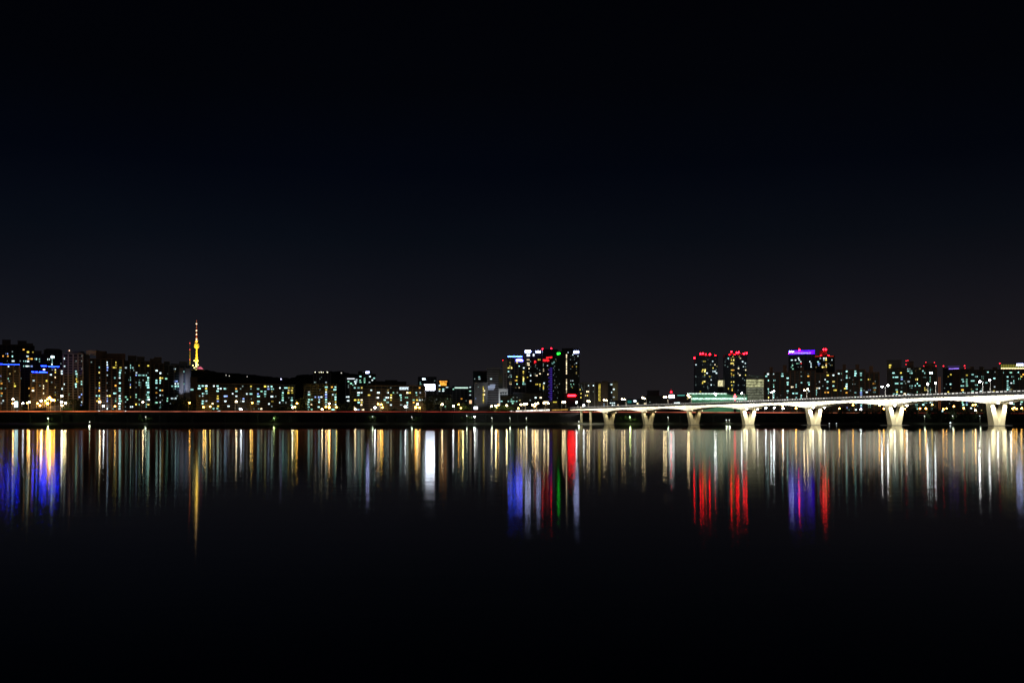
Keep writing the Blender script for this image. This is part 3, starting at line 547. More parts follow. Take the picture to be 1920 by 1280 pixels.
# roof lines, signs and beacons seen on the buildings
b02.strip(-20, 37, 681.6, 683.6, BLUEL)
b05.strip(77, 87.5, 685.2, 686.8, BLUEL); b05.strip(90, 111, 686.2, 688, BLUEL)
b04.strip(59, 64, 696.3, 697.7, BLUEL); b04.strip(66.5, 70.5, 696.6, 698, BLUEL); b04.strip(73, 88, 696.8, 698.6, BLUEL)
b08.beacon(130, 657, .9, glow('pale_beacon', (1, .6, .4), 3))
b13_ = None
for i, px in enumerate((591, 598.6, 602.5, 606, 613.8)): b18.beacon(px, 697.6 + (i % 2) * .6, .75, glow('yellow_white_roof_lamp', (1, .95, .6), 6))
b19.strip(651, 665, 709, 710.5, glow('white_bar', (.85, .92, 1), 1.6)); b20.letters(686, 693, 696.5, 699.4, WHITEL, 3)
b17.letters(749, 766.5, 725.5, 730.2, glow('white_roof_letters', (.75, .9, 1), 1.7), 6)
b14.strip(370, 521, 719.4, 720.2, glow('dim_eaves_light', (.5, .25, .12), .05), 'eaves_light'); b17.strip(690, 797, 723, 723.8, MATS['dim_eaves_light'], 'eaves_light')
b24.strip(824, 838.5, 714, 716, ORL, 'lit_crown'); b24.strip(825, 837, 717, 722.5, ORL, 'lit_crown')
b27.strip(852.5, 877.5, 725.6, 727.8, glow('pale_green_bar', (.7, 1, .85), 1.1))
b15.beacon(526.8, 710.5, 1.0, glow('violet_lamp', (.5, .5, 1), 6))
b30.strip(914.8, 928, 723, 727.5, glow('floodlit_floor_glow', (.55, .65, .9), .45), 'lit_floor')  # floodlight on these floors put in as emission
b30.strip(919, 929, 720.4, 722.2, MATS['floodlit_floor_glow'], 'lit_floor'); b30.strip(915, 926, 729, 730.5, MATS['floodlit_floor_glow'], 'lit_floor')
for i in range(7): b31.strip(945.6, 948.2, 701 + 4.2 * i, 703.4 + 4.2 * i, GLASSD, 'window', d=.3)
for i in range(3):
    for j in range(3): b32.strip(937.5 + 4.4 * i, 941 + 4.4 * i, 735 + 4.6 * j, 738 + 4.6 * j, GLASSD, 'window', d=.3)
b33.strip(952, 979, 667.4, 669.2, glow('white_blue_roof_line', (.03, .07, 1), 32, sample=True)); b33.letters(967.6, 980.5, 673.4, 677.2, glow('violet_white_sign', (.2, .18, 1), 22), 6)
b33.strip(947, 949.5, 677.8, 685, glow('cyan_panel', (.6, .95, 1), 1.6), 'lit_panel')
b34.letters(984.5, 995.5, 656.8, 661.4, WHITEL, 4); b34.letters(1005, 1015, 657.6, 661.4, WHITEL, 4)
b34.strip(987.5, 993.5, 664, 667.8, glow('white_panel', (.85, .9, 1), 1.5), 'lit_panel'); b34.strip(999, 1002, 663.5, 667.5, MATS['white_panel'], 'lit_panel')
b36.letters(1044.5, 1050.5, 661, 664.8, GREENL, 2)
b35.letters(1018, 1030, 673.4, 677.6, REDN, 5, 'neon_sign'); b35.letters(1024, 1038, 669.2, 672.4, REDN, 6, 'neon_sign', tilt=.5); b34.letters(1001.5, 1005.5, 676, 681, REDN, 1, 'neon_sign')
b36.letters(1034.5, 1040.5, 679, 682.5, glow('teal_neon', (.4, .9, .8), .5), 2, 'neon_sign', tilt=.8)
for i in range(22):
    for px in (1028.4, 1031, 1033.4, 1035.6): b35.strip(px, px + 1.5, 689.6 + 3.55 * i, 690.7 + 3.55 * i, PURD, 'led_dot', d=1.4) if (px > 1029 or i % 2) else None
b37.letters(1076, 1085.5, 658, 662.2, WHITEL, 4)
b38.strip(1064.5, 1079.5, 740, 742.6, REDL, 'red_sign', d=.6)
b40.strip(1019, 1028, 752.4, 754.6, CREAML, 'lit_eaves'); b40.strip(1037, 1044, 752.6, 754.4, glow('yellow_shop_window', (1, .8, .1), .8), 'lit_eaves')
b48.strip(1176.5, 1184, 750.5, 755.5, glow('teal_panel', (.05, .4, .36), .35), 'sign'); b48.strip(1188, 1193, 750, 753, glow('white_blue_panel', (.7, .85, 1), 4), 'sign')
for px in (1175, 1179, 1182.5): b48.beacon(px, 755.6, .7, MATS['lamp_glow_s'])
b51.strip(1254.5, 1264.5, 740.2, 745.6, glow('bright_white_sign', (.85, .95, 1), 11, sample=True), 'sign')
b51.strip(1270, 1284, 740.6, 741.3, TEALL, 'light_line')
for px, py in ((943, 676), (962.3, 674.5)): b33.beacon(px, py, .8)
REDM = glow('soft_red_beacon', (1.0, .006, .02), 16, sample=True)
for px, py in ((1017.2, 654), (1033.5, 653)): b35.beacon(px, py, 1.2, REDM)
for px, py in ((1083.5, 675.5), (1085.8, 687), (1086, 721.3), (1081, 675)): b37.beacon(px, py, .9, REDM)
b34.beacon(1003, 714.8, .9)
for px, py in ((1302, 671), (1313.7, 669.3), (1313.5, 663.2), (1318, 662.6), (1331, 664), (1323.5, 664), (1341.5, 666.3)): b52.beacon(px, py, 1.35 if px < 1340 and px != 1323.5 else .8)
for px, py in ((1367.5, 665.8), (1371.5, 659), (1377.5, 665.5), (1381.5, 661), (1385, 660.4), (1395, 662.8), (1399.8, 662)): b53.beacon(px, py, 1.35)
b54.strip(1345.3, 1355.7, 713, 724, glow('cream_lobby', (1, .9, .5), .9, tex=.3), 'window', d=.3)
# cream glass building: floors of glass lit from inside, and a raked roof
for i in range(8):
    y0 = 711 + i * 5
    b55.strip(1399.5, 1433, y0 + .5, y0 + 4.1, GLASSL if i < 3 else GLASSL2, 'window', d=.35)
a_, zt = b55.local(1398.5, 705.5); c_, _ = b55.local(1434, 705.5)
g = MB(); h = b55.h + 1.3; g.hexa([(a_, -1, h), (c_, -1, h), (c_, 28, h), (a_, 28, h)], [(a_, -1, h + 3.2), (c_, -1, h + .4), (c_, 28, h + .4), (a_, 28, h + 3.2)]); g.build('raked_roof', GREY, b55.root)
# market hall bulbs and its green sign wall
for i in range(27):
    x, z = b56.local(1289.5 + i * 2.75, 737.6, 1); g = MB(); g.ball((0, 0, 0), .75, 6, 4); g.build('bulb', glow('cold_bulb', (.75, 1, .85), 3.2), b56.root, (x, -1, z))
for i in range(38):
    x, z = b56.local(1294 + i * 2.8, 747.6 - (i % 3) * .35, 1.6); g = MB(); g.ball((0, 0, 0), .8, 6, 4); g.build('bulb', MATS['cold_bulb'], b56.root, (x, -1.6, z))
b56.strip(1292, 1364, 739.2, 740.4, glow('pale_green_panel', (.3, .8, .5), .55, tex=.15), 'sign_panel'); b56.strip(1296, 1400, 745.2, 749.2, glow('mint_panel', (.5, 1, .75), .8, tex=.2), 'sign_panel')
b56.beacon(1341.5, 739.3, 2.4, MATS['lamp_glow_W'])
# purple crown
b59.strip(1479, 1527.6, 657.2, 663.2, PURL, 'lit_crown', d=1.2); b59.letters(1480, 1488.5, 658, 660.6, WHITEL, 4, d=1.6)
b59.letters(1489, 1520, 660.9, 662.6, glow('lilac_letters', (.6, .45, 1), 1.6), 12, 'led_row', d=1.6)
b59.beacon(1498.6, 655.4, 1.3); b59.beacon(1479.3, 662.8, 1.0, glow('magenta_lamp', (1, .05, .5), 10))
for px, py in ((1544, 655), (1548.6, 655), (1539, 667.5), (1553.6, 667), (1562.5, 667.8)): b60.beacon(px, py, 1.3)
b60.strip(1528, 1536, 667.2, 668.4, glow('dim_red_line', (1, .05, .02), .7)); b60.strip(1553, 1563, 667.2, 668.2, MATS['dim_red_line'])
for s, L in ((b66, ((1699, 676.3), (1702.3, 675.6), (1698.8, 683))), (b67, ((1732, 686), (1736, 679), (1752, 679.4), (1755, 686), (1755.2, 699))),
             (b68, ((1769, 686), (1773.6, 690.2))), (b70, ((1808.6, 685.6), (1809.6, 690))), (b71, ((1874.5, 681),))):
    for px, py in L:
        big = (px, py) in ((1769, 686), (1874.5, 681), (1808.6, 685.6)); s.beacon(px, py, .95 if big else .62, REDF)
b68.strip(1779, 1798, 690.4, 691.4, glow('violet_line', (.35, .2, 1), 1.8)); b68.strip(1777, 1799, 686.6, 687.1, glow('dim_violet_line', (.3, .15, 1), .2))
for i in range(20): b73.strip(1877 + i * 3.2, 1879 + i * 3.2, 683.2, 689, YELD, 'crown_fin', d=1.2)
for i in range(22): b73.strip(1877 + i * 2.9, 1879.2 + i * 2.9, 689.6, 691.2, CREAML, 'crown_light', d=1.3)
b73.letters(1906, 1919, 682, 685.8, WHITEL, 4, d=2)

# floodlights washing the pale walls
def flood(px, py, Y, tx, ty, tY, e, col, ang=60):
    return light('floodlight', 'SPOT', at(px, py, Y), e, col, target=at(tx, ty, tY), spot_size=R(ang), spot_blend=.8, shadow_soft_size=.4)
for a_, c_ in ((336.6, 344), (348, 356)):
    x0, z1 = b12.local(a_, 690, 1.5); x1, z0 = b12.local(c_, 751, 1.5)
    g = MB(); g.box(x0, x1, -1.5, -.9, z0, z1); g.build('wall_strip', PALE, b12.root)
    flood((a_ + c_) / 2, 758, 1440, (a_ + c_) / 2, 728, 1459, 24000, (.62, .7, 1), 34)
flood(923, 768, 1650, 922, 735, 1700, 20000, (.85, .9, 1), 60)
flood(944, 766, 1590, 944, 735, 1640, 48000, (.8, .9, 1), 70)
flood(899, 766, 1600, 899, 740, 1640, 8000, (.9, .95, 1), 60)
flood(1122, 762, 1600, 1135, 735, 1640, 9000, (1, .85, .6), 100)
flood(566, 766, 1416, 574, 745, 1432, 9000, (.9, .9, .4), 80)
flood(1340, 758, 1640, 1340, 745, 1700, 60000, (.6, 1, .7), 110)

# ------------------------------------------------------------------ billboard and small signs
bb = thing('billboard', 'large glaring white advertising screen on posts above low office block', 'billboard', (X_(805.5, 1440), 1440, GZ))
zt, zb = Z_(720.3, 1440) - GZ, Z_(731.2, 1440) - GZ; hw = 19.3 / F * 1440 / 2
g = MB(); g.box(-hw, hw, -.3, .3, zb, zt); g.build('screen', glow('billboard_screen', (.76, .82, 1.0), 24, sample=True), bb)
g = MB(); g.box(-hw - .4, hw + .4, .35, 1.1, zb - .4, zt + .4); g.build('back_frame', DARKMETAL, bb)
for sx in (-1, 1):
    g = MB(); g.tube((sx * hw * .6, .7, 0), (sx * hw * .6, .7, zb - .4), .4, seg=8); g.build('post', DARKMETAL, bb)
def lit_sign(px0, px1, py0, py1, Y, mat, label, base=GZ, name='lit_sign'):
    t = thing(name, label, 'sign', (X_((px0 + px1) / 2, Y), Y, base)); h0, h1 = Z_(py1, Y) - base, Z_(py0, Y) - base; w_ = (px1 - px0) / F * Y / 2
    g = MB(); g.box(-w_, w_, -.2, .2, h0, h1); g.build('panel', mat, t)
    g = MB(); g.tube((-w_ * .6, .3, 0), (-w_ * .6, .3, h1), .15); g.build('post', DARKMETAL, t)
    g = MB(); g.tube((w_ * .6, .3, 0), (w_ * .6, .3, h1), .15); g.build('post', DARKMETAL, t)
    return t
lit_sign(27, 33.2, 752.5, 763, 1380, glow('cyan_white_panel', (.6, .95, 1), 5), 'bright cyan white sign panel on posts near left slip road')
lit_sign(888.5, 895.5, 762, 767, 1400, glow('white_gate_panel', (.9, .95, 1), 4), 'white glowing sign panel by road before pale grey office slab')
lit_sign(880, 884.5, 750, 756.5, 1420, glow('peach_panel', (1, .6, .3), 1.2), 'peach coloured lit sign before the pale grey office slab')
lit_sign(1766, 1768.2, 768.5, 773.5, 1366, glow('cyan_pole_sign', (.5, .9, 1), 4), 'narrow upright cyan sign under the bridge right of sixth pier')
lit_sign(1131, 1134, 755.5, 762, 1540, glow('blue_grey_panel_light', (.4, .55, .7), .25), 'dim blue grey panel beside bridge left end')
# church with red neon cross
ch = thing('church_steeple', 'dark steeple with glowing red cross before the green lit hall', 'church', (X_(1378, 1650), 1650, GZ))
h0, h1 = Z_(750.5, 1650) - GZ, Z_(738.8, 1650) - GZ
g = MB(); g.lathe([(2.2, 0), (1.9, h0 - 4), (1.2, h0)], 6); g.build('spire', DARK, ch)
g = MB(); g.box(-.75, .75, -.3, .3, h0, h1); g.box(-2.6, -.75, -.3, .3, h1 - 4.4, h1 - 2.9); g.box(.75, 2.6, -.3, .3, h1 - 4.4, h1 - 2.9); g.build('cross', glow('red_cross', (1, .08, .1), 8, sample=True), ch)
rm = thing('roof_mast', 'small red lit triangular mast above the white sign behind bridge', 'mast', (X_(1258.4, 1672), 1672, Z_(741, 1680) + 1.3))
g = MB()
for sx in (-1, 1): g.tube((sx * 2.2, 0, -.2), (sx * .2, 0, 9), .25)
g.tube((-1.3, 0, 3.4), (1.3, 0, 3.4), .2); g.build('frame', glow('red_mast_light', (1, .04, .06), .35), rm)
g = MB(); g.ball((0, -.3, 4.2), 1.1); g.build('lamp', REDB, rm)
# tall plain lit sculpture column above the right of the bridge
tc_ = thing('light_column', 'slim pair of orange lit columns rising behind the bridge right half', 'column', (X_(1761.5, 1560), 1560, GZ))
for dx in (-1.1, 1.1):
    g = MB(); g.tube((dx, 0, 0), (dx, 0, Z_(706.5, 1560) - GZ), .5, .4, 8); g.build('shaft', glow('orange_shaft', (1, .3, .1), .16), tc_)

# ------------------------------------------------------------------ tower on the mountain
TY = 5000.0; TS = TY / F; tb = Z_(693, TY)
tw = thing('broadcast_tower', 'golden floodlit broadcasting tower with red and white mast on the mountain', 'tower', (X_(368.7, TY), TY, tb))
def th(py): return (693 - py) * TS
def tr(px): return px * TS
g = MB(); g.lathe([(tr(4.6), -8), (tr(4.6), th(688.5)), (tr(3.4), th(687.5))], 10); g.build('base_hall', TOWERC, tw)
g = MB(); g.lathe([(tr(2.2), th(687.5)), (tr(2.2), th(679)), (tr(3.4), th(678)), (tr(3.4), th(674.5)), (tr(2.1), th(674))], 10); g.build('lower_deck', TOWERC, tw)
g = MB(); g.lathe([(tr(2.1), th(674)), (tr(1.6), th(664)), (tr(1.3), th(653.2))], 12); g.build('shaft', TOWERC, tw)
g = MB(); g.lathe([(tr(1.5), th(653.2)), (tr(4.2), th(651.4)), (tr(4.5), th(649)), (tr(4.2), th(646.6)), (tr(3.0), th(643.4)), (tr(1.0), th(641.8))], 16); pod = g.build('observation_pod', TOWERC, tw)
gold = glow('gold_window_band', (1, .72, .08), 1.2, tex=.09)
g = MB(); g.lathe([(tr(4.5), th(650.6)), (tr(4.62), th(649.6)), (tr(4.55), th(648.7))], 16); g.build('window_band', gold, pod)
g = MB(); g.lathe([(tr(4.25), th(646.4)), (tr(4.0), th(645.6)), (tr(3.6), th(644.6))], 16); g.build('window_band', gold, pod)
g = MB(); g.lathe([(tr(1.3), th(641.8)), (tr(2.4), th(640.4)), (tr(2.4), th(638.6)), (tr(1.2), th(637.4))], 10); g.build('mast_ring', WHITEP, tw)
ys = [637.4, 632, 627, 622, 616, 610, 605, 600]
for i, (a_, c_) in enumerate(zip(ys, ys[1:])):
    g = MB(); r0 = tr(1.15 - .13 * i); r1 = tr(1.08 - .13 * i); g.lathe([(r0, th(a_)), (r1, th(c_))], 6)
    for j in range(3): zz = th(a_) + (th(c_) - th(a_)) * (j + .5) / 3; g.lathe([(r0 * 1.25, zz - .4), (r0 * 1.25, zz + .4)], 6)
    g.build('mast_section', REDP if i % 2 else WHITEP, tw)
for py, s in ((636, 1.2), (627.2, 1.1), (619.7, 1.15), (607.2, 1.15), (601, .5), (613.5, .45)):
    g = MB(); g.ball((0, -tr(1.1), th(py)), tr(s), 8, 6); g.build('mast_light', glow('mast_lamp', (1, .72, .42), 3.5) if s > 1 else glow('mast_lamp_red', (1, .2, .12), .9), tw)
for px, py, s in ((-3.2, 676.2, 1.0), (3.4, 676.2, 1.0), (-5.4, 685, 1.2), (4.2, 684.2, 1.0), (.4, 693.6, 1.0), (-3, 689.5, 1.0), (1, 687, 1.2)):
    g = MB(); g.ball((tr(px), -tr(4.6), th(py)), tr(s), 8, 6); g.build('terrace_light', glow('gold_white_lamp', (1, .85, .3), 4), tw)
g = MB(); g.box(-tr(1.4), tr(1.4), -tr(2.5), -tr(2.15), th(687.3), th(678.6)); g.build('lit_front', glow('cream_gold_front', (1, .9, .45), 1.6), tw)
tx, tyy = X_(368.7, TY), TY
for sx in (-1, 1): light('floodlight', 'SPOT', (tx + sx * 45, tyy - 130, tb + 20), 3.6e6, (1, .58, .025), target=(tx, tyy, tb + th(664)), spot_size=R(50), spot_blend=.5, shadow_soft_size=2)
light('floodlight', 'SPOT', (tx, tyy - 160, tb + 40), 2.0e6, (1, .32, .1), target=(tx, tyy, tb + th(615)), spot_size=R(36), spot_blend=.5, shadow_soft_size=2)
pv = thing('pavilion', 'pink lit tent shaped pavilion beside the foot of the golden tower', 'pavilion', (X_(375, 4990), 4990, Z_(694, 4990)))
S = 4990 / F
g = MB(); g.lathe([(6.4 * S, 2.2 * S), (4 * S, 4.6 * S), (1.6 * S, 6.6 * S), (.4 * S, 7.2 * S)], 10); g.build('roof', glow('pink_roof_glow', (1, .2, .3), .8, tex=.06), pv)  # pink lighting on the roof put in as emission
g = MB(); g.lathe([(5.6 * S, -4), (5.6 * S, 2.2 * S)], 10); g.build('wall', DARK, pv)
ms = thing('radio_mast', 'thin dark radio mast with three red lamps left of the golden tower', 'mast', (X_(356.2, 4950), 4950, Z_(697, 4950)))
S = 4950 / F; g = MB()
for i in range(3):
    a_ = 2 * math.pi * i / 3; g.tube((1.6 * math.cos(a_), 1.6 * math.sin(a_), 0), (.6 * math.cos(a_), .6 * math.sin(a_), 58 * S), .5)
for i in range(28): g.tube((-1.3, 0, i * 2.05 * S), (1.3, 0, (i + 1) * 2.05 * S), .25, seg=4)
g.build('lattice', DARKMETAL, ms)
for py in (643.2, 655.3, 674): g = MB(); g.ball((0, -2, (697 - py) * S), .95 * S, 8, 6); g.build('lamp', glow('mast_red_lamp', (1, .10, .08), 1.8), ms)
for px, py in ((424, 703.2), (430, 704.5), (463.5, 706), (640, 699)):
    t = thing('cabin_light', {424: 'small white light on the dark ridge, nearer the golden tower', 430: 'small white light on ridge just right of its twin', 463.5: 'faint lone light on the ridge above the long slab block', 640: 'lone white light on ridge above olive ended slab block'}[px], 'lamp', at(px, py, 3600 if px == 640 else 4700))
    g = MB(); g.tube((0, 0, -14), (0, 0, 0), .4); g.build('pole', DARKMETAL, t); g = MB(); g.ball((0, 0, 0), 1.6); g.build('lamp_head', glow('hill_lamp', (1, .97, .85), 1.6), t)

# ------------------------------------------------------------------ bridge
P0 = Vector((182 / F * 1267, 1267.0)); DK = Vector((54.5 / F * 1267, -.0733 * 1267)); D = DK.normalized(); T = Vector((-D.y, D.x))
if T.x < 0: T = -T
KM = DK.length
def bp(k, t, z): p = P0 + DK * k + T * t; return (p.x, p.y, z)
def ztop(k): return 21.2 + .14 * k
def gdepth(k): f = k - math.floor(k); return 2.9 + 3.8 * (2 * abs(f - .5)) ** 2
br = thing('river_bridge', 'long floodlit concrete arched girder bridge on V shaped piers', 'bridge', (0, 0, 0))
K0, K1 = -1, 8
HWEB = 7.7
def seg_sheet(g, ks, fa, fb):
    for a_, c_ in zip(ks, ks[1:]): g.face([fa(a_), fa(c_), fb(c_), fb(a_)])
for k in range(K0, K1):
    g = MB(); n = 28; ks = [k + i / n + (.0006 if i == 0 else 0) for i in range(n + 1)]
    dep = (lambda q: gdepth(q) if q > 0 else 1.7 + 1.2 * (q + 1) + (3.8 * max(0, (q + .35) / .35) ** 2))
    bt = lambda q: ztop(q) - (6.7 if abs(q - round(q)) < 1e-3 and q > -.5 else dep(q))
    seg_sheet(g, ks, lambda q: bp(q, -HWEB, bt(q)), lambda q: bp(q, -HWEB, ztop(q)))
    seg_sheet(g, ks, lambda q: bp(q, HWEB, ztop(q)), lambda q: bp(q, HWEB, bt(q)))
    seg_sheet(g, ks, lambda q: bp(q, HWEB, bt(q)), lambda q: bp(q, -HWEB, bt(q)))
    for i in range(1, 8):                                   # formwork joints standing slightly proud
        q = k + i / 8; g.hexa([bp(q, -HWEB - .12, bt(q) + .1), bp(q + .002, -HWEB - .12, bt(q) + .1), bp(q + .002, -HWEB + .1, bt(q) + .1), bp(q, -HWEB + .1, bt(q) + .1)],
                              [bp(q, -HWEB - .12, ztop(q) - .2), bp(q + .002, -HWEB - .12, ztop(q) - .2), bp(q + .002, -HWEB + .1, ztop(q) - .2), bp(q, -HWEB + .1, ztop(q) - .2)])
    g.build('girder', BRIDGEC, br)
def long_box(g, k0, k1, t0, t1, z0, z1, n=40):
    ks = [k0 + (k1 - k0) * i / n for i in range(n + 1)]
    for a_, c_ in zip(ks, ks[1:]):
        g.hexa([bp(a_, t0, ztop(a_) + z0), bp(c_, t0, ztop(c_) + z0), bp(c_, t1, ztop(c_) + z0), bp(a_, t1, ztop(a_) + z0)],
               [bp(a_, t0, ztop(a_) + z1), bp(c_, t0, ztop(c_) + z1), bp(c_, t1, ztop(c_) + z1), bp(a_, t1, ztop(a_) + z1)])
g = MB(); long_box(g, K0, K1, -8.6, 8.6, -.4, .5); g.build('deck', DECKSHADE, br)
g = MB(); long_box(g, K0, K1, -8.2, -7.9, .5, 1.25); g.build('parapet', DECKSHADE, br)
g = MB(); long_box(g, K0, K1, 7.9, 8.2, .5, 1.25); g.build('parapet', DECKSHADE, br)
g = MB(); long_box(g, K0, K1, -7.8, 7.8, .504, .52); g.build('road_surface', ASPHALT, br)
g = MB(); long_box(g, K0, K1, -8.12, -7.98, 2.2, 2.35)
nb = int((K1 - K0) * KM / 3.6)
for i in range(nb): k = K0 + (i + .5) / nb * (K1 - K0); g.tube(bp(k, -8.05, ztop(k) + 1.2), bp(k, -8.05, ztop(k) + 2.25), .12, seg=4)
g.build('railing', DARKMETAL, br)
DASHGLOW = glow('headlight_dash', (1, .97, .9), 1.3, vary=.6)  # glowing dashes stand in for headlight trails behind the railing posts
dk = list(range(nb))
def headlight_dash(g, i, o=None):
    k = K0 + (i + .9) / nb * (K1 - K0); z = ztop(k) + 1.75
    hd = D * 1.05; c = P0 + DK * k - T * 8.1; c0 = o or Vector((0, 0, 0))
    p = [c - hd, c + hd, c + hd - T * .25, c - hd - T * .25]
    g.hexa([(q.x - c0.x, q.y - c0.y, z - .22 - c0.z) for q in p][::-1], [(q.x - c0.x, q.y - c0.y, z + .22 - c0.z) for q in p][::-1])
near = [i for i in dk if -.2 < K0 + (i + .9) / nb * 9 < 6.5][::-1]
for i in near[:100]:
    g = MB(); c = Vector(bp(K0 + (i + .9) / nb * 9, -8.1, 22)); headlight_dash(g, i, c); g.build('headlight_dash', DASHGLOW, br, c)
g = MB()
for i in dk:
    if i not in near[:100]: headlight_dash(g, i)
o = g.build('headlight_dash', DASHGLOW, br); o['kind'] = 'stuff'
# piers
FLOODL = glow('floodlight_glare', (1, .96, .86), 40, sample=True); FLOODD = glow('floodlight_lens', (1, .85, .55), 5, sample=True)
def pier(k):
    c = Vector(bp(k, 0, 0)); tt, dd = Vector((T.x, T.y, 0)), Vector((D.x, D.y, 0)); zt_ = ztop(k) - 6.7
    def q(t, d, z): v = tt * t + dd * d; return (v.x, v.y, z)
    g = MB()
    g.hexa([q(-4.9, 2.7, .3), q(-4.9, -2.7, .3), q(4.9, -2.7, .3), q(4.9, 2.7, .3)][::-1], [q(-5.2, 2.55, 1.9), q(-5.2, -2.55, 1.9), q(5.2, -2.55, 1.9), q(5.2, 2.55, 1.9)][::-1])
    for s in (-1, 1):
        b_ = [q(s * 5.2, 2.55, 1.9), q(s * .15, 2.55, 1.9), q(s * .15, -2.55, 1.9), q(s * 5.2, -2.55, 1.9)]
        t_ = [q(s * 8.15, 1.9, zt_ + .6), q(s * 4.5, 1.9, zt_ + .6), q(s * 4.5, -1.9, zt_ + .6), q(s * 8.15, -1.9, zt_ + .6)]
        if s < 0: g.hexa(b_[::-1], t_[::-1])
        else: g.hexa(b_, t_)
    p = g.build('pier', PIERC, br, c)
    g = MB(); g.hexa([q(-10, 5, -1.5), q(-10, -5, -1.5), q(10, -5, -1.5), q(10, 5, -1.5)][::-1], [q(-10, 5, .35), q(-10, -5, .35), q(10, -5, .35), q(10, 5, .35)][::-1]); g.build('footing', BANK, p)
    near_ = k >= 3
    for s in (-1, 1):                                      # floodlights under the soffit aimed down the legs
        lp = c + Vector(q(s * 6.2, 5.3, zt_ - .4)); tg = c + Vector(q(s * 5.2, 1.9, zt_ - 6))
        g = MB(); v = Vector(q(s * 6.2, 6.9, zt_ + .7)); g.ball(v, .75 if near_ else .4, 6, 4); g.build('floodlight', FLOODL if near_ else FLOODD, p)
        light('floodlight', 'SPOT', lp, 17000 if near_ else 1700, (1, .97, .86) if near_ else (1, .86, .55), target=tg, spot_size=R(120), spot_blend=1, shadow_soft_size=.6)
for k in range(0, K1): pier(k)
for kk in (-.735, -.455):                                  # round columns of the side span
    c = Vector(bp(kk, -3.5, 0)); g = MB(); zc = ztop(kk) - 3.2
    g.lathe([(1.9, -1), (1.9, 1), (1.55, 1.2), (1.55, zc - 1.6), (2.6, zc - .2), (2.6, zc + .3)], 14); g.build('column', PIERC, br, c, smooth=False)
    light('floodlight', 'SPOT', c + Vector((-5, -9, 2)), 2600, (1, .85, .5), target=c + Vector((0, 0, 12)), spot_size=R(60), spot_blend=.8, shadow_soft_size=.3)
# added area lights outside the rail, filling in the girder floodlighting
for k in range(K0, K1):
    a_, c_ = Vector(bp(k, -13.2, ztop(k) + 1.9)), Vector(bp(k + 1, -13.2, ztop(k + 1) + 1.9)); mid = (a_ + c_) / 2
    l = bpy.data.lights.new('girder_fill_light', 'AREA'); l.shape = 'RECTANGLE'; l.size = KM * .98; l.size_y = .5; l.energy = 19000 if k < 3 else 25000; l.color = (1, .94, .78) if k < 3 else (1, .97, .88)
    o = bpy.data.objects.new('girder_fill_light', l); COL.objects.link(o); o.location = mid
    zax = -(Vector((T.x * 6, T.y * 6, -5.5))).normalized(); xax = (c_ - a_).normalized(); yax = zax.cross(xax).normalized(); xax = yax.cross(zax)
    o.matrix_world = Matrix(((xax.x, yax.x, zax.x, mid.x), (xax.y, yax.y, zax.y, mid.y), (xax.z, yax.z, zax.z, mid.z), (0, 0, 0, 1)))
g = MB()
for i in range((K1 - K0) * 8 + 1):
    k = K0 + i / 8; g.tube(bp(k, -8.2, ztop(k) + .9), bp(k, -13.2, ztop(k) + 2.05), .07, seg=4)
long_box(g, K0, K1, -13.4, -13.1, 1.95, 2.1); g.build('fill_light_rail', DARKMETAL, br)  # made-up bracket rail to carry the added area lights

# approach ramp carrying the bridge road on over the land
ra = thing('approach_ramp', 'white glowing approach ramp rising to the left end of the bridge', 'ramp', (0, 0, 0))
g = MB(); long_box(g, -3.3, -1.004, -7.5, 7.5, -2.2, .45, 20); g.build('deck', DECKSHADE, ra)
g = MB(); long_box(g, -3.25, -1.7, -7.85, -7.55, -1.5, .7, 20); g.build('glow_wall', glow('ramp_wall_glow', (1, .93, .82), 1.4, tex=.15), ra)  # emission in place of floodlight and headlight streaks on the wall
g = MB(); long_box(g, -1.62, -1.08, -7.85, -7.55, -1.4, .2, 8); g.build('glow_wall', glow('ramp_wall_amber_glow', (1, .55, .12), .5, tex=.2), ra)  # orange light on the wall put in as emission
for kk in (-3, -2.5, -2, -1.5, -1.1):
    g = MB(); c = bp(kk, 0, 0); g.lathe([(1.6, GZ - 14), (1.6, ztop(kk) - 2.2)], 10); g.build('column', GREY, ra, Vector(c))

# ------------------------------------------------------------------ riverside expressway on columns
VY = 1341.0
ex = thing('expressway', 'low elevated riverside expressway with thin red orange light line', 'expressway', (0, VY, 0))
def vz(px): return Z_(771 + max(0, (px - 200)) * .0012 + max(0, px - 1150) * .0022, VY)
def vbox(g, x0, x1, y0, y1, z0, z1, n=80):
    xs = [x0 + (x1 - x0) * i / n for i in range(n + 1)]
    for a_, c_ in zip(xs, xs[1:]):
        za, zc = vz(960 + a_ / VY * F), vz(960 + c_ / VY * F)
        g.hexa([(a_, y0, za + z0), (c_, y0, zc + z0), (c_, y1, zc + z0), (a_, y1, za + z0)], [(a_, y0, za + z1), (c_, y0, zc + z1), (c_, y1, zc + z1), (a_, y1, za + z1)])
g = MB(); vbox(g, -1100, 1100, -2, 16, -3.1, -1.25); g.build('deck', DARK, ex)
g = MB(); vbox(g, -1100, 1100, -2.3, -2.0, -1.9, -.45); g.build('parapet', DECKSHADE, ex)
g = MB(); vbox(g, -1100, 1100, -1.9, 15.8, -1.25, -1.2); g.build('road_surface', ASPHALT, ex)
def px2x(px, Y=VY): return X_(px, Y)
LS = [(-60, 230, (1.0, .20, .06), 1.25), (230, 620, (1.0, .25, .14), .75), (620, 960, (.9, .10, .07), .38), (960, 1090, (1.0, .32, .25), .45), (1090, 1480, (1.0, .22, .12), .85), (1480, 1640, (1.0, .32, .15), .3), (1640, 1980, (.9, .14, .08), .16)]
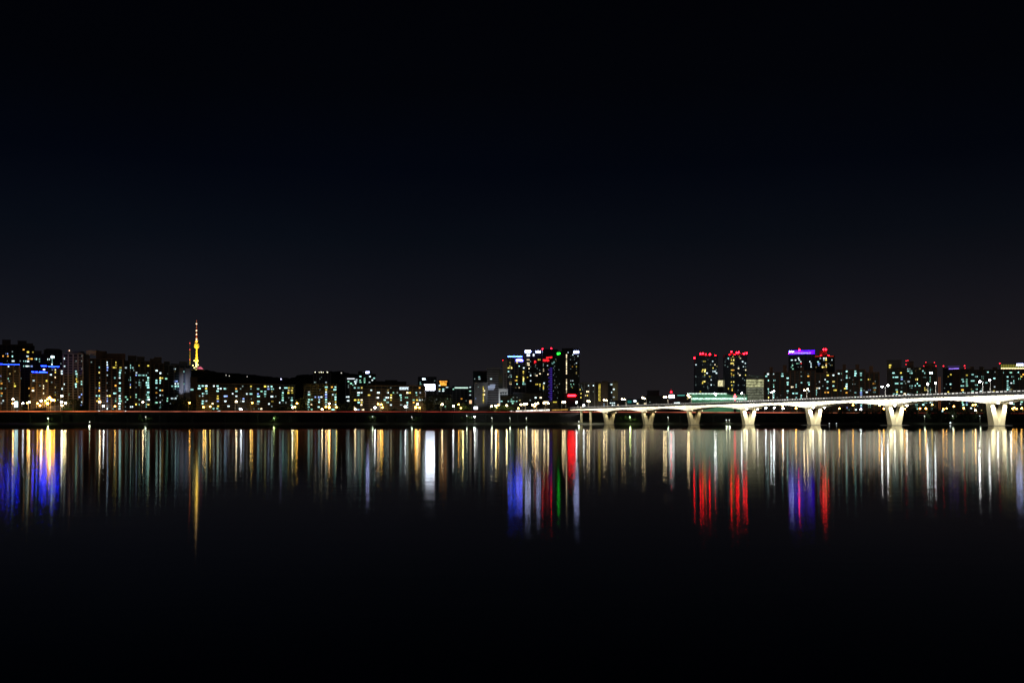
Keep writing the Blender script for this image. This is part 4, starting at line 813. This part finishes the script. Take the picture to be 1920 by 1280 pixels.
for i, (a_, c_, col, st) in enumerate(LS):
    g = MB(); vbox(g, px2x(a_), px2x(c_), -2.32, -2.02, -.45, .35, 24); g.build('light_line', glow('red_trail_glow_%d' % i, col, st, tex=.035), ex)  # added glowing strip in place of passing traffic light trails
i = 0; x = -960
while x < 960:
    g = MB(); zc = vz(960 + x / VY * F) - 3.1
    g.lathe([(1.3, 0), (1.3, zc - 1.8)], 10, 0, 5); g.hexa([(-1.2, 3, zc - 1.8), (1.2, 3, zc - 1.8), (1.2, 7, zc - 1.8), (-1.2, 7, zc - 1.8)], [(-1.2, -1, zc), (1.2, -1, zc), (1.2, 14, zc), (-1.2, 14, zc)])
    if not (80 < x < 150): g.build('column', DARK, ex, (x, 0, 2.4 - 2.4))
    x += 44
# slip road at far left, lit by sodium lamps
g = MB()
xa, xb = X_(24, 1390), X_(104, 1420)
g.hexa([(xa, 1372, GZ - 1), (xb, 1392, GZ - 1), (xb + 6, 1440, GZ - 1), (xa, 1440, GZ - 1)], [(xa, 1372, GZ + .2), (xb, 1392, Z_(762.5, 1392)), (xb + 6, 1440, Z_(757, 1440)), (xa, 1440, GZ + 1.5)]); structure(g.build('slip_road', surf('pale_asphalt', (.12, .11, .10), var=.3, scale=.2)))
for px, py, Y, e in ((93, 748, 1408, 15000), (78, 752, 1400, 8000), (53, 755, 1396, 4000)):
    light('sodium_light', 'POINT', at(px, py + 1, Y), e, (1, .48, .1), shadow_soft_size=1.7)

# ------------------------------------------------------------------ street lamps
def bulb_mesh(k, r):
    nm = 'lamp_bulb_%s_%d' % (k, round(r * 10))
    if nm in bpy.data.meshes: return bpy.data.meshes[nm]
    g = MB(); g.ball((0, 0, 0), r, 8, 6, .8); return g.mesh(nm, MATS['lamp_glow_' + k], True)
POLE = None
def pole_mesh():
    global POLE
    if POLE is None:
        g = MB(); g.lathe([(.34, 0), (.16, .97), (.12, 1.0)], 6); POLE = g.mesh('lamp_pole', surf('galvanised_pole', (.6, .58, .55), rough=.6, var=.15))
    return POLE
ARMM = None
def lamp(px, py, Y, k, label, base, r=.95, group=None, arm=None, arm2=None):
    hp = at(px, py, Y); ax = hp.x + (arm if arm is not None else random.choice((-1.6, 1.6)))
    t = thing('street_lamp', label, 'street lamp', (ax, Y, base), 0, group)
    H = max(2.0, hp.z - base)
    o = link('pole', pole_mesh(), t); o.scale = (1, 1, H + .3)
    def head(h):
        g = MB(); d = h - Vector((ax, Y, base)); g.tube((0, 0, H * .97), (d.x, d.y, d.z + .5), .1, seg=5); g.build('arm', METAL, t)
        link('lamp_head', bulb_mesh(k, r), t, d)
    head(hp)
    if arm2 is not None: head(at(arm2[0], arm2[1], Y))
    return t
LAMPS = [
 # px, py, colour, Y
 (24.5, 748, 'k'), (24, 756, 'a'), (43, 756, 'w'), (51, 755, 'a'), (55, 753.5, 'k'), (70.5, 756, 'a'), (77, 751, 'w'), (75, 760, 'a'), (85, 751, 'a'), (89, 748, 'a'), (93, 745.5, 'A'), (97, 749.5, 'A'), (101, 750, 'A'), (89, 756, 'A'),
 (116, 742, 'w'), (115.6, 753.5, 'w'), (116.3, 760, 'k'), (123, 755.5, 'k'), (184, 761, 'y'), (187, 753, 'k'), (194, 760.5, 'w'), (201, 760, 'k'), (215.5, 761.5, 'a'), (268, 753.5, 'k'), (355.5, 755, 'a'),
 (381.5, 763, 'a'), (394, 762, 'y'), (443, 752.5, 'k'), (473, 755, 'a'), (452, 767, 'w'), (548.5, 763.5, 'k'), (553, 762.5, 'y'), (557, 756, 'a'),
 (604, 767, 'k'), (611, 762.5, 'a'), (617.5, 756.5, 'k'), (617, 763.5, 'A'), (631, 763, 'y'),
 (666, 767, 'k'), (703, 764, 'w'), (709, 757, 'a'), (715, 758, 'y'), (717, 763.5, 'a'), (760, 762, 'w'), (779.5, 763.5, 'A'), (783, 757.5, 'k'), (786.5, 764, 'a'),
 (829, 758, 'k'), (850, 761, 'w'), (860, 758, 'a'), (864.5, 765, 'y'), (921.7, 761.5, 'k'), (929.5, 760.5, 'k'), (934, 759.5, 'a'), (931.5, 764.5, 'y'), (950.3, 760, 'k'), (972, 765, 'y'),
 (976.8, 758.3, 'k'), (982.5, 757.5, 'k'), (987.3, 756.8, 'k'), (998.7, 759, 'k'), (1002.7, 761.5, 'a'), (1004.6, 756.7, 'k'), (1008.4, 756, 'k'), (1020.5, 755, 'k'), (1027.8, 756, 'k'), (1055.5, 753.6, 'k'), (1059, 753.2, 'k'), (1081, 754, 'w'), (1094.5, 759.5, 'w'),
 (1436, 764.5, 'w'), (1452, 764, 'w'), (1467, 760, 'a'), (1468.5, 765, 'w'), (1492.5, 765, 'a'), (1574, 765.5, 'a'), (1599.5, 759, 'a'), (1614, 767, 'w'), (1649, 759.5, 'a'), (1657, 766, 'a'), (1697, 766, 'a'), (1725, 765.5, 'a'), (1736, 765.5, 'a'), (1748, 758.5, 'y'), (1769, 766.5, 'a'), (1775, 765.5, 'a'), (1788.5, 761.5, 'a'), (1807, 765, 'a'), (1824, 759, 'y'), (1829, 758.5, 'a'), (1829.5, 769, 'k'), (1899, 766, 'a'), (1901.7, 764, 'a'), (1906, 766, 'a'), (1915.5, 765, 'a')]
SECT = [(130, 'beside the orange lit slip road'), (360, 'before the left apartment towers'), (565, 'before the long slab block'), (650, 'before the olive ended slab block'), (800, 'before the wide slab block'), (975, 'before the grey office buildings'), (1200, 'below the neon tower cluster'), (1530, 'under the bridge left of fifth pier'), (1680, 'between fifth and sixth bridge piers'), (1870, 'between sixth and seventh bridge piers'), (2000, 'right of the seventh bridge pier')]
CN = {'k': 'warm white', 'w': 'cold white', 'a': 'orange', 'A': 'glaring orange', 'y': 'yellow'}
def sec(px): return next(s for lim, s in SECT if px < lim)
cnt = {}
for px, py, k in LAMPS: cnt.setdefault((sec(px), k), []).append(px)
for i, (px, py, k) in enumerate(LAMPS):
    L = sorted(cnt[(sec(px), k)]); Y = 1384 + (i * 37 % 23)
    if px < 130: Y = 1392 + (i * 37 % 20)
    if 1430 < px: Y = 1374 + (i * 31 % 12)
    lamp(px, py, Y, k, '%s of the %s street lamps %s' % (ordinal(L.index(px), len(L)), CN[k], sec(px)), GZ, r=1.7 if k == 'A' else (1.1 if k in 'ya' else 1.25), group='street lamps on the far shore road')
# lamps on the bridge: (pole px, heads)
BLMP = [(1103.5, (1101.5, 751.5), (1105, 752)), (1139, (1132.5, 749.5), (1137, 750)), (1174, (1166.3, 748), (1171, 748.5)), (1212, (1204.6, 745.5), (1208.5, 747)), (1252.5, (1245, 744.5), (1248.8, 744)), (1296, (1290, 741), (1292.3, 743.5)),
        (1395.5, (1391, 736.8), None), (1449, (1446, 735.5), (1451, 733)), (1513, (1508, 731.5), (1514.5, 729.3)), (1660, (1654, 724.5), (1665, 722)), (1740, (1739.5, 719.5), None), (1754.5, (1754, 718), None), (1843, (1837, 715.3), None), (1857, (1855.6, 712.6), None)]
for i, (pp, h1_, h2_) in enumerate(BLMP):
    u_ = pp - 960; k = (u_ - 182) / (54.5 + u_ * .0733); p = P0 + DK * k - T * 6.0
    kk = 'w' if i in (6, 7, 9, 11, 12, 13) else 'k'
    lamp(h1_[0], h1_[1], p.y, 'W' if i in (7, 9, 10, 12) else kk, '%s of the tall white street lamps standing on the bridge deck' % ordinal(i, len(BLMP)),
         ztop(k) + .5, r=.85 if i < 7 else .72, group='street lamps on the bridge', arm=(pp - h1_[0]) / F * p.y, arm2=h2_)
# path lamps below the expressway
PL = [(90, 784, 'g'), (168, 790.5, 's'), (273, 781, 's'), (513.5, 783, 'g'), (698.5, 780.5, 's'), (772, 781, 's'), (875, 779.2, 's'), (889.8, 781, 'w'), (922, 783, 's'), (955.7, 783, 's'), (986.5, 783, 's'), (1085, 790, 's'), (1181, 781.5, 'g'), (1252.3, 782, 's'), (1361.5, 787, 's'), (1367.2, 787, 's'), (1733, 779.5, 's'), (1786, 779.5, 's'), (1837, 779.5, 's')]
for i, (px, py, k) in enumerate(PL):
    lamp(px, py, 1322, k, '%s of small white riverside path lamps under the expressway' % ordinal(i, len(PL)), 2.3, r=.8 if k in 'gw' else .5, group='riverside path lamps', arm=.5)
    col = {'g': (.75, 1, .35), 's': (.85, 1, .7), 'w': (.9, 1, .8)}[k]
    light('path_light', 'POINT', at(px, py, 1322) + Vector((.4, -1.6, .3)), {'g': 2600, 's': 800, 'w': 1800}[k], col, shadow_soft_size=1.0)

# ------------------------------------------------------------------ buoys
for px, py, lab in ((1782, 792.4, 'white navigation light buoy on the water between sixth and seventh piers'), (1555, 793.2, 'small lit buoy on water, nearer the fifth pier'), (1568.3, 793.3, 'small lit buoy on water, right of its twin')):
    Y = 1180 if px > 1700 else 1120
    t = thing('buoy', lab, 'buoy', (X_(px, Y), Y, 0)); H = Z_(py, Y)
    g = MB(); g.lathe([(.8, -.3), (1.0, .1), (.7, .55), (.25, .7)], 10); g.build('float', DARKMETAL, t)
    g = MB(); g.tube((0, 0, .6), (0, 0, H), .08); g.build('mast', DARKMETAL, t)
    g = MB(); g.ball((0, 0, H), .95 if px > 1700 else .4, 8, 6); g.build('lamp', MATS['lamp_glow_s'], t)

# ------------------------------------------------------------------ trees
def tree_meshes(seed, h, w, n, leaf):
    r = random.Random(seed); g = MB()
    g.tube((0, 0, 0), (r.uniform(-.2, .2), 0, h * .45), .3, .18, 7)
    for i in range(5):
        a_ = r.uniform(0, 6.28); g.tube((0, 0, h * (.28 + .05 * i)), (math.cos(a_) * w * .32, math.sin(a_) * w * .32, h * (.55 + .07 * i)), .13, .05, 5)
    tm = g.mesh('tree_trunk', BARK); g = MB()
    cl = [(Vector((r.gauss(0, .24) * w, r.gauss(0, .24) * w, h * r.uniform(.38, .9))), w * r.uniform(.14, .27)) for _ in range(11)]
    for c, rad in cl:
        for _ in range(n // 11):
            d = Vector((r.gauss(0, 1), r.gauss(0, 1), r.gauss(0, .8))).normalized() * rad * r.uniform(.5, 1.1); p = c + d
            nn = Vector((r.gauss(0, 1), r.gauss(0, 1), r.gauss(.4, 1))).normalized(); u_ = nn.orthogonal().normalized(); v_ = nn.cross(u_); s_ = r.uniform(.28, .62)
            g.face([p - u_ * s_, p - v_ * s_ * .55, p + u_ * s_, p + v_ * s_ * .55])
    return tm, g.mesh('tree_crown', leaf)
KINDS = [tree_meshes(1, 9, 7, 620, LEAF), tree_meshes(2, 10, 8.5, 700, LEAFD), tree_meshes(3, 8, 8, 640, LEAF), tree_meshes(4, 12, 8, 760, LEAFD), tree_meshes(5, 7, 9, 640, LEAFD)]
BUSH = [tree_meshes(7, 3.0, 5, 420, LEAF), tree_meshes(8, 3.6, 6, 420, LEAF)]
def tree(px, Y, z, kind, sc_, label, name='broadleaf_tree', group=None, pool=KINDS):
    t = thing(name, label, 'tree' if name != 'bush' else 'bush', (X_(px, Y), Y, z), random.uniform(0, 6.28), group); t.scale = (sc_, sc_, sc_ * random.uniform(.9, 1.15))
    link('trunk', pool[kind][0], t); link('crown', pool[kind][1], t)
def rank(lst): return {p: i for i, p in enumerate(sorted(lst))}
LT = [(5, 0), (16, 2), (40, 0), (55, 2), (98, 2), (206, 0), (262, 0), (283, 2), (334, 2), (342, 0), (352, 2), (430, 0), (519, 2), (612, 0), (620, 2), (693, 2), (703, 0), (742, 2), (779, 0), (786, 2), (866, 0), (878, 2), (1163, 2), (1172, 0), (1190, 2), (1316, 0), (1432, 2), (1470, 2), (1577, 0), (1786, 2), (1913, 0)]
rk = rank([p for p, _ in LT])
for px, kd in LT: tree(px + random.uniform(-1.5, 1.5), random.uniform(1320, 1330), 2.4, kd, random.uniform(.75, 1.1), '%s of the lamplit green trees on the bank below the expressway' % ordinal(rk[px], len(LT)) if rk[px] < 20 or rk[px] == len(LT) - 1 else '%s of the lamplit green trees below the expressway, counted from the right' % ORD[len(LT) - 1 - rk[px]], group='trees below the expressway')
BU = [262, 270, 279, 330, 346, 511, 515, 686, 697, 768, 776, 816, 822, 830, 870, 880, 884, 1182, 1196, 1459, 1466]
rk = rank(BU)
for px in BU: tree(px, random.uniform(1317.5, 1320), 2.3, px % 2, random.uniform(.8, 1.3), '%s of the low green bushes by the riverside path' % ordinal(rk[px], len(BU)) if rk[px] < 20 else 'rightmost of the low green bushes by the riverside path', 'bush', 'bushes by the riverside path', BUSH)
DT = [(128, 760, 1), (140, 752, 3), (150, 753, 4), (160, 757, 1), (290, 757, 1), (301, 755, 3), (322, 753, 3), (331, 750, 1), (341, 751, 4), (350, 753, 3), (405, 764, 4), (518, 764, 1), (540, 763, 4), (556, 752, 3), (563, 750, 1), (568, 755, 4), (640, 757, 3), (648, 755, 1), (655, 757, 4), (735, 764, 1), (800, 748, 3), (812, 747, 1), (826, 752, 4), (838, 750, 3), (845, 757, 1), (868, 758, 4), (878, 757, 1)]
rk = rank([p for p, _, _ in DT])
def treeh(kd): return (9, 10, 8, 12, 7)[kd] * .93
for px, py, kd in DT:
    Y = random.uniform(1404, 1412); tree(px, Y, GZ, kd, (Z_(py, Y) - GZ) / treeh(kd), '%s of the dark unlit trees before the apartment blocks' % ordinal(rk[px], len(DT)) if rk[px] < 20 or rk[px] == len(DT) - 1 else '%s of the dark unlit trees before the blocks, counted from the right' % ORD[len(DT) - 1 - rk[px]], group='dark trees before the apartments')
GT = [(866, 765, 0), (872, 764, 2), (926, 764, 2), (935, 762, 0), (942, 763, 2), (948, 765, 0), (956, 763, 2), (964, 765, 0), (118, 766, 0), (44, 765, 2), (130, 766, 2)]
rk = rank([p for p, _, _ in GT])
for px, py, kd in GT:
    Y = random.uniform(1376, 1380); tree(px, Y, GZ, kd, (Z_(py, Y) - GZ) / treeh(kd), '%s of the yellow green lamplit trees beside the raised road' % ordinal(rk[px], len(GT)), group='lamplit trees beside the road')
for px in (868, 930, 950, 120): light('road_light', 'POINT', at(px, 757, 1371), 3500, (1, .85, .35), shadow_soft_size=1.1)
for px in (385, 470, 615, 713, 781): light('road_light', 'POINT', at(px, 761, 1404), 1900, (1, .62, .15), shadow_soft_size=1.1)
RT = [(1516, 768, 1), (1541, 769, 3), (1560, 770, 4), (1583, 768, 3), (1611, 770, 1), (1640, 769, 4), (1652, 767, 3), (1672, 767, 1), (1700, 770, 4), (1713, 766, 3), (1745, 770, 1), (1760, 768, 4), (1783, 769, 3), (1793, 766, 1), (1815, 770, 4), (1852, 769, 1), (1880, 768, 3), (1890, 769, 4)]
rk = rank([p for p, _, _ in RT])
for px, py, kd in RT:
    Y = random.uniform(1326, 1334); tree(px, Y, 2.4, kd, (Z_(py, Y) - 2.4) / treeh(kd) * .97, '%s of the tall dark trees seen under the bridge' % ordinal(rk[px], len(RT)), group='dark trees seen under the bridge')

# ------------------------------------------------------------------ render settings
SC.view_settings.view_transform = 'Standard'; SC.view_settings.look = 'None'; SC.view_settings.exposure = 0; SC.view_settings.gamma = 1
SC.render.engine = 'CYCLES'
cy = SC.cycles
cy.use_denoising = True
try: cy.denoiser = 'OPENIMAGEDENOISE'; cy.denoising_prefilter = 'ACCURATE'; cy.denoising_input_passes = 'RGB_ALBEDO_NORMAL'
except Exception: pass
cy.max_bounces = 5; cy.diffuse_bounces = 2; cy.glossy_bounces = 3; cy.sample_clamp_direct = 0; cy.sample_clamp_indirect = 60
cy.use_adaptive_sampling = False; cy.use_light_tree = True; cy.light_sampling_threshold = 0.0; cy.caustics_reflective = True
